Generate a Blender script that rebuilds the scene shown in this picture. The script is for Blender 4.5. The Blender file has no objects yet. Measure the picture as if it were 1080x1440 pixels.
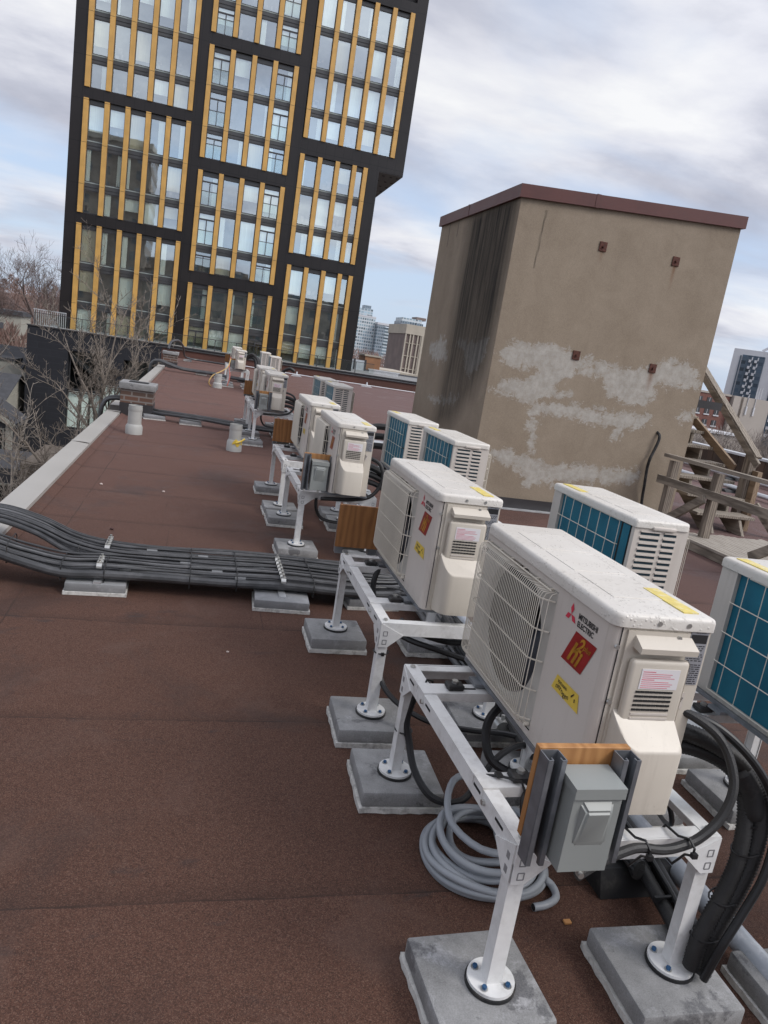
import bpy, bmesh, math, random
from mathutils import Vector, Matrix, noise
R = random.Random(7)
rad = math.radians
sc = bpy.context.scene
COL = sc.collection

# ------------------------------------------------------------------ materials
def nt(name):
    m = bpy.data.materials.new(name); m.use_nodes = True
    n = m.node_tree; n.nodes.clear()
    return m, n, n.nodes, n.links

def N(t, typ, **k):
    n = t.nodes.new(typ)
    for a, b in k.items():
        if a in n.inputs.keys() if isinstance(a, str) else False: n.inputs[a].default_value = b
        else: setattr(n, a, b)
    return n

def setin(n, **k):
    for a, b in k.items(): n.inputs[a.replace('_', ' ')].default_value = b
    return n

def L(t, a, b): t.links.new(a, b)

def math_n(t, op, a, b=None, c=None, clamp=False):
    n = t.nodes.new('ShaderNodeMath'); n.operation = op; n.use_clamp = clamp
    for i, x in enumerate((a, b, c)):
        if x is None: continue
        if isinstance(x, (int, float)): n.inputs[i].default_value = x
        else: t.links.new(x, n.inputs[i])
    return n.outputs[0]

def mixc(t, fac, a, b, blend='MIX'):
    n = t.nodes.new('ShaderNodeMix'); n.data_type = 'RGBA'; n.blend_type = blend
    for i, x in ((0, fac), (6, a), (7, b)):
        if isinstance(x, (int, float)): n.inputs[i].default_value = x
        elif isinstance(x, tuple): n.inputs[i].default_value = (*x[:3], 1)
        else: t.links.new(x, n.inputs[i])
    return n.outputs[2]

def coords(t, scale=(1, 1, 1), rnd=True):
    tc = t.nodes.new('ShaderNodeTexCoord'); mp = t.nodes.new('ShaderNodeMapping')
    mp.inputs['Scale'].default_value = scale
    t.links.new(tc.outputs['Object'], mp.inputs['Vector'])
    if rnd:
        oi = t.nodes.new('ShaderNodeObjectInfo')
        v = t.nodes.new('ShaderNodeCombineXYZ')
        s = math_n(t, 'MULTIPLY', oi.outputs['Random'], 37.0)
        for i in range(3): t.links.new(s, v.inputs[i])
        t.links.new(v.outputs[0], mp.inputs['Location'])
    return mp.outputs['Vector']

def noise_n(t, vec, scale, detail=4, rough=.55, dist=0):
    n = t.nodes.new('ShaderNodeTexNoise')
    n.inputs['Scale'].default_value = scale; n.inputs['Detail'].default_value = detail
    n.inputs['Roughness'].default_value = rough; n.inputs['Distortion'].default_value = dist
    t.links.new(vec, n.inputs['Vector'])
    return n.outputs['Fac']

def ramp(t, fac, stops):
    n = t.nodes.new('ShaderNodeValToRGB'); e = n.color_ramp.elements
    while len(e) < len(stops): e.new(.5)
    for i, (p, c) in enumerate(stops):
        e[i].position = p; e[i].color = (*c, 1) if isinstance(c, tuple) else (c, c, c, 1)
    t.links.new(fac, n.inputs['Fac'])
    return n.outputs['Color']

def bump(t, h, strength=.2, dist=.01):
    n = t.nodes.new('ShaderNodeBump'); n.inputs['Strength'].default_value = strength
    n.inputs['Distance'].default_value = dist
    t.links.new(h, n.inputs['Height'])
    return n.outputs['Normal']

def finish(t, col, rough=.5, metal=0., normal=None, spec=.5, **extra):
    p = t.nodes.new('ShaderNodeBsdfPrincipled'); o = t.nodes.new('ShaderNodeOutputMaterial')
    for k, x in (('Base Color', col), ('Roughness', rough), ('Metallic', metal), ('Specular IOR Level', spec)):
        if isinstance(x, (int, float)): p.inputs[k].default_value = x
        elif isinstance(x, tuple): p.inputs[k].default_value = (*x[:3], 1)
        else: t.links.new(x, p.inputs[k])
    if normal is not None: t.links.new(normal, p.inputs['Normal'])
    t.links.new(p.outputs[0], o.inputs['Surface'])
    return p

def simple(name, c, rough=.5, metal=0., var=.12, scale=6., fine=0., bumpS=0., bumpscale=80., spec=.5, dirt=None, dirtamt=.5, dirtscale=3., stretch=(1, 1, 1)):
    """a plain surface with colour drift, roughness drift and optional specks of dirt and relief"""
    m, t, _, _ = nt(name)
    v = coords(t, stretch)
    n1 = noise_n(t, v, scale, 5)
    lo = tuple(x * (1 - var) for x in c); hi = tuple(min(1, x * (1 + var)) for x in c)
    col = ramp(t, n1, [(.3, lo), (.7, hi)])
    if fine:
        n2 = noise_n(t, v, 220, 2)
        col = mixc(t, fine, col, ramp(t, n2, [(.35, tuple(x * .45 for x in c)), (.65, tuple(min(1, x * 1.6) for x in c))]))
    if dirt is not None:
        d = ramp(t, noise_n(t, v, dirtscale, 8, .68), [(.5, 0.), (.72, dirtamt)])
        col = mixc(t, d, col, dirt)
    rr = math_n(t, 'MULTIPLY_ADD', n1, .24, max(0., rough - .12))
    nm = bump(t, noise_n(t, v, bumpscale, 4), bumpS, .004) if bumpS else None
    finish(t, col, rr, metal, nm, spec)
    return m

M = {}
def casing_mat(name, c):
    m, t, _, _ = nt(name)
    v = coords(t); vs = coords(t, (22, 22, 1.1))
    n1 = noise_n(t, v, 5, 5)
    col = ramp(t, n1, [(.3, tuple(x * .97 for x in c)), (.7, tuple(x * 1.03 for x in c))])
    dr = math_n(t, 'MULTIPLY', ramp(t, noise_n(t, vs, 1.6, 6, .62), [(.54, 0.), (.72, .34)]), ramp(t, noise_n(t, v, 3.2, 4), [(.4, .15), (.62, 1.)]))
    col = mixc(t, dr, col, (.33, .29, .24))
    sp = t.nodes.new('ShaderNodeSeparateXYZ'); tc = t.nodes.new('ShaderNodeTexCoord'); L(t, tc.outputs['Object'], sp.inputs[0])
    low = math_n(t, 'MULTIPLY', math_n(t, 'SUBTRACT', .085, sp.outputs[2], clamp=True), 7.)
    low = math_n(t, 'MULTIPLY', low, ramp(t, noise_n(t, v, 26, 8, .7), [(.42, 0.), (.66, .8)]))
    col = mixc(t, low, col, (.27, .22, .17))
    spk = ramp(t, noise_n(t, v, 150, 2), [(.70, 0.), (.76, .5)])
    col = mixc(t, spk, col, (.30, .27, .23))
    finish(t, col, math_n(t, 'MULTIPLY_ADD', n1, .2, .30), 0, bump(t, noise_n(t, v, 4.5, 2), .05, .02))
    return m
M['unit'] = casing_mat('painted_steel_white', (.585, .535, .485))
M['unit_side'] = casing_mat('painted_steel_beige', (.58, .53, .455))
M['wire'] = simple('grille_wire_cream', (.70, .65, .56), .4, var=.05)
M['slot'] = simple('dark_slot', (.012, .012, .013), .7)
M['fan'] = simple('fan_grey', (.028, .031, .042), .4)
M['bell'] = simple('shroud_white', (.5, .48, .44), .45)
M['throat'] = simple('throat_charcoal', (.014, .015, .019), .5)
M['dark'] = simple('dark_void', (.01, .01, .012), .8)
M['punch'] = simple('punch_mark_grey', (.22, .22, .225), .5)
M['screw'] = simple('screw_steel', (.5, .5, .48), .35, .8)
M['frame'] = simple('galvanised_white', (.72, .72, .71), .42, var=.05, scale=30, dirt=(.36, .34, .31), dirtamt=.5, dirtscale=14, bumpS=.06, bumpscale=30)
M['steel'] = simple('zinc_channel', (.22, .235, .255), .36, .55, var=.3, scale=14)
M['pale_steel'] = simple('galvanised_pipe', (.62, .63, .64), .42, .6, var=.1, scale=10)
M['rubber'] = simple('black_rubber', (.012, .012, .013), .6, dirt=(.11, .10, .09), dirtamt=.5, dirtscale=14)
M['cable'] = simple('black_cable', (.012, .012, .013), .42, var=.3)
M['foam'] = None
M['grey_box'] = simple('grey_enclosure', (.255, .27, .26), .42, var=.05)
M['blue'] = simple('bolt_blue', (.03, .10, .22), .4, .3)
M['pad'] = simple('pad_styrofoam', (.60, .59, .56), .8, var=.15, scale=40, dirt=(.15, .14, .13), dirtamt=.8, dirtscale=30, bumpS=.6, bumpscale=200)
M['red'] = simple('logo_red', (.56, .03, .065), .5)
M['black_ink'] = simple('ink_black', (.02, .02, .022), .5)
M['gold'] = simple('badge_gold', (.46, .22, .02), .35, .2, var=.3, scale=30)
M['badge'] = simple('badge_red', (.27, .012, .012), .35, var=.12, scale=20)
M['tape'] = simple('yellow_tape', (.70, .50, .07), .45, var=.08, scale=25, bumpS=.3, bumpscale=60)
M['tape_wet'] = simple('yellow_label', (.70, .56, .14), .45, var=.12, scale=40, dirt=(.75, .72, .6), dirtamt=.9, dirtscale=30)
M['paper'] = simple('white_label', (.72, .70, .71), .5, var=.03)
M['silver'] = simple('silver_plate', (.36, .37, .40), .4, .3, var=.08)
M['pinkink'] = simple('ink_red', (.55, .10, .16), .5)
M['tan_pvc'] = simple('grey_conduit', (.29, .31, .335), .4, var=.1)
M['pvc'] = simple('grey_pvc', (.36, .385, .42), .3, var=.05, dirt=(.6, .6, .62), dirtamt=.7, dirtscale=25)
M['vent'] = simple('vent_grey', (.42, .42, .40), .55, var=.08)
M['coping'] = simple('coping_beige', (.38, .365, .34), .45, var=.05, scale=2)
M['rust'] = simple('rusty_plate', (.085, .028, .018), .8, var=.4, scale=60, bumpS=.4)
M['coping_red'] = simple('red_brown_metal', (.092, .021, .016), .45, var=.2, scale=3, dirt=(.05, .02, .018), dirtamt=.6)
M['redwall'] = simple('red_brown_membrane', (.085, .035, .025), .75, var=.2, scale=1.2)
M['darkmetal'] = simple('dark_flashing', (.035, .033, .035), .5)
M['blackcable'] = M['cable']

# rubber foam insulation with ribs
def foam_mat():
    m, t, _, _ = nt('black_insulation_sleeve')
    v = coords(t)
    n1 = noise_n(t, v, 9, 5)
    col = ramp(t, n1, [(.3, (.010, .010, .0105)), (.75, (.032, .031, .031))])
    rr = math_n(t, 'MULTIPLY_ADD', n1, .3, .38)
    finish(t, col, rr, 0, bump(t, noise_n(t, v, 260, 2), .35, .003))
    return m
M['foam'] = foam_mat()
M['bundle'] = simple('grey_pipe_wrap', (.088, .089, .093), .42, var=.35, scale=5, dirt=(.16, .16, .165), dirtamt=.7, dirtscale=10, bumpS=.25, bumpscale=50)
M['bundle_b'] = simple('dark_pipe_wrap', (.05, .051, .054), .4, var=.3, scale=6, dirt=(.11, .11, .115), dirtamt=.6, dirtscale=12)

def lid_mat():
    m, t, _, _ = nt('lid_wet_white')
    v = coords(t)
    n1 = noise_n(t, v, 4, 6, .6)
    base = ramp(t, n1, [(.3, (.60, .565, .51)), (.7, (.69, .66, .61))])
    sp = noise_n(t, v, 55, 6, .7)
    msk = ramp(t, noise_n(t, v, 5, 3), [(.42, 0.), (.6, 1.)])
    spots = math_n(t, 'MULTIPLY', ramp(t, sp, [(.54, 0.), (.64, .5)]), msk)
    col = mixc(t, spots, base, (.40, .37, .32))
    vr = t.nodes.new('ShaderNodeTexVoronoi'); vr.inputs['Scale'].default_value = 95; L(t, v, vr.inputs['Vector'])
    drop = ramp(t, vr.outputs['Distance'], [(.12, 1.), (.34, 0.)])
    wet = math_n(t, 'MULTIPLY', drop, ramp(t, noise_n(t, v, 18, 4), [(.46, 0.), (.58, 1.)]))
    rr = math_n(t, 'MULTIPLY_ADD', wet, -.33, .42)
    finish(t, col, rr, 0, bump(t, wet, .5, .003))
    return m
M['lid'] = lid_mat()

def coil_mat():
    m, t, _, _ = nt('blue_coil_fins')
    v = coords(t)
    w = t.nodes.new('ShaderNodeTexWave'); w.bands_direction = 'Y'; w.inputs['Scale'].default_value = 120; w.inputs['Distortion'].default_value = .4
    L(t, v, w.inputs['Vector'])
    n1 = noise_n(t, v, 8, 5)
    col = mixc(t, math_n(t, 'MULTIPLY', w.outputs['Fac'], .25), ramp(t, n1, [(.3, (.008, .118, .195)), (.7, (.012, .175, .262))]), (.02, .26, .36))
    finish(t, col, .45, .25, bump(t, w.outputs['Fac'], .2, .002))
    return m
M['coil'] = coil_mat()

def concrete_mat():
    m, t, _, _ = nt('concrete_paver_grey')
    v = coords(t)
    n1 = noise_n(t, v, 9, 9, .68, 0)
    col = ramp(t, n1, [(.28, (.15, .15, .148)), (.5, (.25, .25, .248)), (.74, (.34, .338, .335))])
    blot = ramp(t, noise_n(t, v, 8, 12, .78, .3), [(.55, 0.), (.66, .75)])
    col = mixc(t, blot, col, (.46, .46, .475))
    wet = ramp(t, noise_n(t, v, 5.0, 9, .7, .2), [(.59, 0.), (.63, .85)])
    col = mixc(t, wet, col, (.075, .075, .08))
    col = mixc(t, .22, col, ramp(t, noise_n(t, v, 320, 2), [(.3, (.06, .06, .06)), (.7, (.4, .4, .4))]))
    rr = math_n(t, 'MULTIPLY_ADD', wet, -.25, .78)
    finish(t, col, rr, 0, bump(t, noise_n(t, v, 110, 6), .35, .003))
    return m
M['concrete'] = concrete_mat()

def roof_mat():
    m, t, _, _ = nt('brown_granule_membrane')
    tc = t.nodes.new('ShaderNodeTexCoord'); v = tc.outputs['Object']
    sp = t.nodes.new('ShaderNodeSeparateXYZ'); L(t, v, sp.inputs[0])
    x, y = sp.outputs[0], sp.outputs[1]
    wob = noise_n(t, v, 1.3, 3)
    yy = math_n(t, 'ADD', y, math_n(t, 'MULTIPLY', wob, .06))
    row = math_n(t, 'DIVIDE', math_n(t, 'SUBTRACT', yy, .76), .94)
    fr = math_n(t, 'FRACT', row); fl = math_n(t, 'FLOOR', row)
    # end laps: one per strip, shifted
    wn = t.nodes.new('ShaderNodeTexWhiteNoise'); wn.noise_dimensions = '1D'; L(t, fl, wn.inputs['W'])
    xs = math_n(t, 'ADD', math_n(t, 'DIVIDE', x, 7.), math_n(t, 'MULTIPLY', wn.outputs['Value'], 3.7))
    frx = math_n(t, 'FRACT', xs)
    n1 = noise_n(t, v, .9, 6, .6); n2 = noise_n(t, v, 6, 6, .65)
    g = noise_n(t, v, 165, 3, .7); vo = t.nodes.new('ShaderNodeTexVoronoi'); vo.inputs['Scale'].default_value = 470; L(t, v, vo.inputs['Vector']); sv = t.nodes.new('ShaderNodeSeparateColor'); L(t, vo.outputs['Color'], sv.inputs[0]); g2 = sv.outputs[0]; g3 = noise_n(t, v, 52, 4, .7)
    col = ramp(t, n1, [(.3, (.064, .0265, .0155)), (.52, (.092, .040, .0245)), (.72, (.126, .059, .038))])
    col = mixc(t, .4, col, ramp(t, n2, [(.3, (.036, .0165, .011)), (.7, (.096, .047, .033))]))
    strip = math_n(t, 'MULTIPLY_ADD', wn.outputs['Value'], .34, .84)
    cs = t.nodes.new('ShaderNodeVectorMath'); cs.operation = 'SCALE'; L(t, col, cs.inputs[0]); L(t, strip, cs.inputs['Scale'])
    col = cs.outputs[0]
    col = mixc(t, .38, col, ramp(t, g, [(.38, (.014, .007, .005)), (.5, (.068, .032, .021)), (.62, (.18, .098, .07))]))
    col = mixc(t, .50, col, ramp(t, g2, [(.10, (.010, .006, .005)), (.45, (.080, .034, .0205)), (.80, (.135, .061, .041)), (.97, (.25, .155, .12))]))
    col = mixc(t, .18, col, ramp(t, g3, [(.35, (.020, .010, .007)), (.65, (.115, .062, .046))]))
    # worn, paler and damp areas
    pale = ramp(t, noise_n(t, v, 2.1, 7, .66, .8), [(.54, 0.), (.70, .4)])
    col = mixc(t, pale, col, (.12, .075, .06))
    damp = ramp(t, noise_n(t, v, 1.05, 6, .6, .5), [(.54, 0.), (.64, .55)])
    col = mixc(t, damp, col, (.024, .0125, .0095))
    bare = ramp(t, noise_n(t, coords(t, (1, 2.6, 1), False), 3.3, 6, .6, .7), [(.62, 0.), (.70, .6)])
    nearseam = math_n(t, 'MULTIPLY_ADD', math_n(t, 'ABSOLUTE', math_n(t, 'SUBTRACT', fr, .5)), 1.6, .1, clamp=True)
    col = mixc(t, math_n(t, 'MULTIPLY', bare, nearseam), col, (.034, .030, .031))
    # membrane colour turns paler further along the roof, and again towards the right
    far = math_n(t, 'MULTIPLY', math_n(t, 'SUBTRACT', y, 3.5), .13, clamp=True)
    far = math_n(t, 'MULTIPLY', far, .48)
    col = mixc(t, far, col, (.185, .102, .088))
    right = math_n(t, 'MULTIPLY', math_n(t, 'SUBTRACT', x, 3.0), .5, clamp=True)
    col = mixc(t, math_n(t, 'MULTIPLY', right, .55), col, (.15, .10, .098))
    # seams
    s1 = math_n(t, 'LESS_THAN', fr, math_n(t, 'MULTIPLY', ramp(t, noise_n(t, v, 8, 4), [(.3, 0.), (.7, 1.)]), .013))
    s1b = math_n(t, 'MULTIPLY', math_n(t, 'SUBTRACT', .085, fr, clamp=True), 4.5)
    s2 = math_n(t, 'LESS_THAN', frx, .0006)
    ex = math_n(t, 'ADD', x, math_n(t, 'MULTIPLY', wob, .04))
    s3 = math_n(t, 'COMPARE', ex, -.78, .004)
    brk = ramp(t, noise_n(t, v, 3.1, 3), [(.36, .15), (.52, 1.)])
    sm = math_n(t, 'MULTIPLY', math_n(t, 'MAXIMUM', math_n(t, 'MAXIMUM', s1, s2), s3), brk)
    col = mixc(t, s1b, col, (.034, .018, .013))
    col = mixc(t, math_n(t, 'MULTIPLY', sm, .55), col, (.022, .014, .011))
    hgt = math_n(t, 'ADD', math_n(t, 'MULTIPLY', g, .6), math_n(t, 'ADD', math_n(t, 'MULTIPLY', g2, .25), math_n(t, 'MULTIPLY', fr, .5)))
    rr = math_n(t, 'MULTIPLY_ADD', damp, -.5, .88)
    finish(t, col, rr, 0, bump(t, hgt, .55, .006), .35)
    return m
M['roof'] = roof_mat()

def wood_mat(name, a, b, scale, stretch, rough=.6, bs=.2):
    m, t, _, _ = nt(name)
    v = coords(t, stretch)
    n1 = noise_n(t, v, scale, 8, .65, 1.5)
    w = t.nodes.new('ShaderNodeTexWave'); w.bands_direction = 'X'; w.inputs['Scale'].default_value = scale * .5
    w.inputs['Distortion'].default_value = 9; w.inputs['Detail'].default_value = 3; L(t, v, w.inputs['Vector'])
    f = math_n(t, 'MULTIPLY_ADD', w.outputs['Fac'], .35, math_n(t, 'MULTIPLY', n1, .7))
    col = ramp(t, f, [(.25, tuple(min(.75, q * 1.4) for q in a)), (.8, tuple(min(.75, q * 1.4) for q in b))])
    finish(t, col, rough, 0, bump(t, f, bs, .004))
    return m
M['ply'] = wood_mat('plywood_orange', (.225, .100, .032), (.345, .175, .064), 6, (3, 3, .6))
M['ply_dark'] = wood_mat('plywood_brown', (.125, .050, .015), (.22, .098, .031), 6, (3, 3, .6))
M['oldwood'] = wood_mat('weathered_wood', (.085, .072, .058), (.26, .225, .185), 5, (4, .5, 4), .85, .5)
M['oldwood_z'] = wood_mat('weathered_post', (.075, .06, .048), (.235, .20, .165), 5, (5, 5, .5), .85, .5)
M['deckwood'] = wood_mat('pale_deck_boards', (.165, .145, .122), (.33, .30, .26), 6, (4, .6, 4), .85, .4)
M['newwood'] = wood_mat('tan_lumber', (.135, .092, .058), (.235, .172, .115), 5, (4, .6, 4), .7, .2)

# ------------------------------------------------------------------ geometry
class B:
    def __init__(s): s.v = []; s.f = []; s.m = []; s.s = []
    def add(s, vs, fs, m=0, smooth=False):
        o = len(s.v); s.v += [tuple(v) for v in vs]
        for f in fs: s.f.append(tuple(i + o for i in f)); s.m.append(m); s.s.append(smooth)
        return s
    def box(s, x0, x1, y0, y1, z0, z1, m=0):
        vs = [(x, y, z) for z in (z0, z1) for y in (y0, y1) for x in (x0, x1)]
        return s.add(vs, [(0, 2, 3, 1), (4, 5, 7, 6), (0, 1, 5, 4), (2, 6, 7, 3), (0, 4, 6, 2), (1, 3, 7, 5)], m)
    def rbox(s, x0, x1, y0, y1, z0, z1, r=.004, seg=2, m=0):
        bm = bmesh.new(); bmesh.ops.create_cube(bm, size=1)
        for v in bm.verts:
            v.co = ((x0 + x1) / 2 + v.co.x * (x1 - x0), (y0 + y1) / 2 + v.co.y * (y1 - y0), (z0 + z1) / 2 + v.co.z * (z1 - z0))
        bmesh.ops.bevel(bm, geom=bm.edges[:], offset=r, segments=seg, affect='EDGES', profile=.5)
        bm.verts.index_update()
        s.add([v.co[:] for v in bm.verts], [tuple(v.index for v in f.verts) for f in bm.faces], m, True); bm.free()
        return s
    def bar(s, a, b, w, h, m=0, up=(0, 0, 1)):
        a = Vector(a); b = Vector(b); d = (b - a).normalized(); u = Vector(up)
        if abs(d.dot(u)) > .98: u = Vector((0, 1, 0))
        x = d.cross(u).normalized(); z = x.cross(d)
        vs = []
        for p in (a, b):
            for i, j in ((-1, -1), (1, -1), (1, 1), (-1, 1)): vs.append(p + x * (w / 2 * i) + z * (h / 2 * j))
        return s.add(vs, [(3, 2, 1, 0), (4, 5, 6, 7), (0, 1, 5, 4), (1, 2, 6, 5), (2, 3, 7, 6), (3, 0, 4, 7)], m)
    def cyl(s, a, b, r0, r1=None, n=16, m=0, caps=True):
        r1 = r0 if r1 is None else r1
        return s.tube([a, b], [r0, r1], n, m, caps)
    def tube(s, pts, r, n=8, m=0, caps=True):
        pts = [Vector(p) for p in pts]
        rs = r if isinstance(r, (list, tuple)) else [r] * len(pts)
        prev = None; vs = []; fs = []
        for i, p in enumerate(pts):
            d = (pts[min(i + 1, len(pts) - 1)] - pts[max(i - 1, 0)])
            d = d.normalized() if d.length > 1e-9 else Vector((0, 0, 1))
            if prev is None:
                u = Vector((0, 0, 1)) if abs(d.z) < .9 else Vector((1, 0, 0))
                x = d.cross(u).normalized()
            else:
                x = prev - d * prev.dot(d)
                x = x.normalized() if x.length > 1e-6 else d.orthogonal().normalized()
            prev = x; y = d.cross(x)
            for k in range(n):
                a = 2 * math.pi * k / n
                vs.append(p + (x * math.cos(a) + y * math.sin(a)) * rs[i])
        for i in range(len(pts) - 1):
            for k in range(n):
                fs.append((i * n + k, i * n + (k + 1) % n, (i + 1) * n + (k + 1) % n, (i + 1) * n + k))
        s.add(vs, fs, m, True)
        if caps:
            s.add(vs[:n], [tuple(range(n - 1, -1, -1))], m); s.add(vs[-n:], [tuple(range(n))], m)
        return s
    def prism(s, poly, fn, d0, d1, m=0):
        n = len(poly)
        vs = [fn(a, b, d0) for a, b in poly] + [fn(a, b, d1) for a, b in poly]
        fs = [tuple(range(n - 1, -1, -1)), tuple(range(n, 2 * n))] + [(i, (i + 1) % n, n + (i + 1) % n, n + i) for i in range(n)]
        return s.add(vs, fs, m)
    def build(s, name, mats, parent=None, loc=None, angle=35, fixn=True):
        me = bpy.data.meshes.new(name); me.from_pydata(s.v, [], s.f)
        mats = mats if isinstance(mats, (list, tuple)) else [mats]
        for m in mats: me.materials.append(M[m] if isinstance(m, str) else m)
        me.polygons.foreach_set('material_index', s.m); me.polygons.foreach_set('use_smooth', s.s)
        if fixn:
            bm = bmesh.new(); bm.from_mesh(me); bmesh.ops.recalc_face_normals(bm, faces=bm.faces[:]); bm.to_mesh(me); bm.free()
        me.update()
        if any(s.s): me.set_sharp_from_angle(angle=rad(angle))
        o = bpy.data.objects.new(name, me); COL.objects.link(o)
        if parent: o.parent = parent
        if loc: o.location = loc
        return o

def tag(o, label=None, cat=None, group=None, kind=None):
    if label: o['label'] = label
    if cat: o['category'] = cat
    if group: o['group'] = group
    if kind: o['kind'] = kind
    return o
def thing(name, label, cat, loc=(0, 0, 0), group=None, rz=0):
    o = bpy.data.objects.new(name, None); COL.objects.link(o); o.location = loc; o.rotation_euler = (0, 0, rz)
    o.empty_display_size = .1
    return tag(o, label, cat, group)
def dup(root, loc, label=None, rz=None, group=None):
    r = root.copy(); COL.objects.link(r); r.location = loc
    if rz is not None: r.rotation_euler = (0, 0, rz)
    if label: r['label'] = label
    if group: r['group'] = group
    def kids(a, b):
        for ch in list(a.children):
            c = ch.copy(); COL.objects.link(c); c.parent = b
            c.matrix_parent_inverse = ch.matrix_parent_inverse.copy()
            kids(ch, c)
    kids(root, r)
    return r
def smooth_path(pts, k=6):
    pts = [Vector(p) for p in pts]; out = []
    P = [pts[0] * 2 - pts[1]] + pts + [pts[-1] * 2 - pts[-2]]
    for i in range(1, len(P) - 2):
        a, b, c, d = P[i - 1:i + 3]
        for j in range(k):
            u = j / k
            out.append(.5 * ((2 * b) + (c - a) * u + (2 * a - 5 * b + 4 * c - d) * u * u + (3 * b - a - 3 * c + d) * u ** 3))
    out.append(pts[-1]); return out
def cable(name, label, cat, pts, r, mat='cable', n=8, k=6, group=None, parent=None):
    b = B(); b.tube(smooth_path(pts, k), r, n)
    o = b.build(name, mat, parent)
    if parent is None: tag(o, label, cat, group)
    return o
_txt = {}
def text_geo(body, size, off=0., space=1., shear=0.):
    key = (body, size, off, space, shear)
    if key not in _txt:
        c = bpy.data.curves.new('t', 'FONT'); c.body = body; c.size = size; c.offset = off
        c.space_character = space; c.shear = shear; c.resolution_u = 3
        o = bpy.data.objects.new('t', c); COL.objects.link(o)
        dg = bpy.context.evaluated_depsgraph_get(); me = o.evaluated_get(dg).to_mesh()
        _txt[key] = ([v.co[:] for v in me.vertices], [tuple(p.vertices) for p in me.polygons])
        o.evaluated_get(dg).to_mesh_clear(); bpy.data.objects.remove(o); bpy.data.curves.remove(c)
    return _txt[key]
def put_text(b, body, size, fn, m=0, off=0., space=1., shear=0., sx=1.):
    vs, fs = text_geo(body, size, off, space, shear)
    b.add([fn(v[0] * sx, v[1]) for v in vs], fs, m)

# ------------------------------------------------------------------ the setting
def roof():
    b = B()
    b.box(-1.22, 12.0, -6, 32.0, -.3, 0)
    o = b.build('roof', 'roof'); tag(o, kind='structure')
    w = B(); w.box(-1.2, 12.0, -6, 32.2, -11, -.3); w.build('wall', 'brick_dark', o)
    return o

def brick_mat(name, c1, c2, mortar, sx, sy, rot=True, mort=.02):
    m, t, _, _ = nt(name)
    tc = t.nodes.new('ShaderNodeTexCoord'); sp = t.nodes.new('ShaderNodeSeparateXYZ'); L(t, tc.outputs['Object'], sp.inputs[0])
    cb = t.nodes.new('ShaderNodeCombineXYZ')
    L(t, math_n(t, 'ADD', sp.outputs[0], sp.outputs[1]), cb.inputs[0]); L(t, sp.outputs[2], cb.inputs[1])
    br = t.nodes.new('ShaderNodeTexBrick'); L(t, cb.outputs[0], br.inputs['Vector'])
    br.inputs['Scale'].default_value = 1; br.inputs['Brick Width'].default_value = sx; br.inputs['Row Height'].default_value = sy
    br.inputs['Mortar Size'].default_value = mort; br.inputs['Mortar Smooth'].default_value = .2
    br.inputs['Color1'].default_value = (*c1, 1); br.inputs['Color2'].default_value = (*c2, 1); br.inputs['Mortar'].default_value = (*mortar, 1)
    n1 = noise_n(t, tc.outputs['Object'], 1.7, 6, .65)
    col = mixc(t, .35, br.outputs['Color'], mixc(t, n1, tuple(x * .5 for x in c1), tuple(min(1, x * 1.5) for x in c2)))
    finish(t, col, .85, 0, bump(t, br.outputs['Fac'], -.3, .01))
    return m
M['brick_dark'] = brick_mat('brown_house_brick', (.12, .095, .075), (.17, .14, .11), (.2, .18, .16), .24, .085, mort=.012)
M['brick_black'] = brick_mat('black_masonry', (.0125, .0132, .0175), (.016, .0168, .022), (.024, .025, .031), 1.6, .42, mort=.02)
M['brick_red'] = brick_mat('red_brick', (.15, .052, .04), (.18, .068, .052), (.2, .15, .13), .5, .17)
M['chimney_brick'] = brick_mat('chimney_brick_mixed', (.165, .078, .05), (.075, .055, .046), (.26, .245, .23), .21, .075, mort=.012)
ROOF = roof()

# ground far below and hills
M['ground'] = simple('winter_ground', (.075, .06, .05), .9, var=.35, scale=.05)
M['road'] = simple('asphalt_street', (.05, .05, .052), .85, var=.2, scale=.8)
gb = B()
gb.add([(-6000, -3000, -11), (6000, -3000, -11), (6000, 9000, -11), (-6000, 9000, -11)], [(0, 1, 2, 3)])
tag(gb.build('ground', 'ground'), kind='structure')
rb = B(); rb.add([(-90, 44, -10.99), (-1.4, 44, -10.99), (-1.4, 51, -10.99), (-90, 51, -10.99)], [(0, 1, 2, 3)])
tag(rb.build('street', 'road'), kind='structure')
M['hill'] = simple('wooded_hillside', (.10, .07, .062), .95, var=.4, scale=.06, bumpS=.0)
def hill(name, x0, x1, y0, y1, zf, nx=40, ny=10):
    b = B(); vs = []; fs = []
    for j in range(ny + 1):
        for i in range(nx + 1):
            x = x0 + (x1 - x0) * i / nx; y = y0 + (y1 - y0) * j / ny
            vs.append((x, y, zf(x, y, j / ny)))
    for j in range(ny):
        for i in range(nx):
            a = j * (nx + 1) + i; fs.append((a, a + 1, a + nx + 2, a + nx + 1))
    b.add(vs, fs, 0, True); return tag(b.build(name, 'hill', angle=80), kind='structure')
def hz_left(x, y, v):
    return -11.5 + 13.5 * min(1, v * 1.6) * (1 + .22 * noise.noise(Vector((x * .02, y * .012, 3)))) * max(0., min(1., (-x - 20) / 60 + .65))
hill('hills', -330, 10, 170, 420, hz_left)

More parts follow.
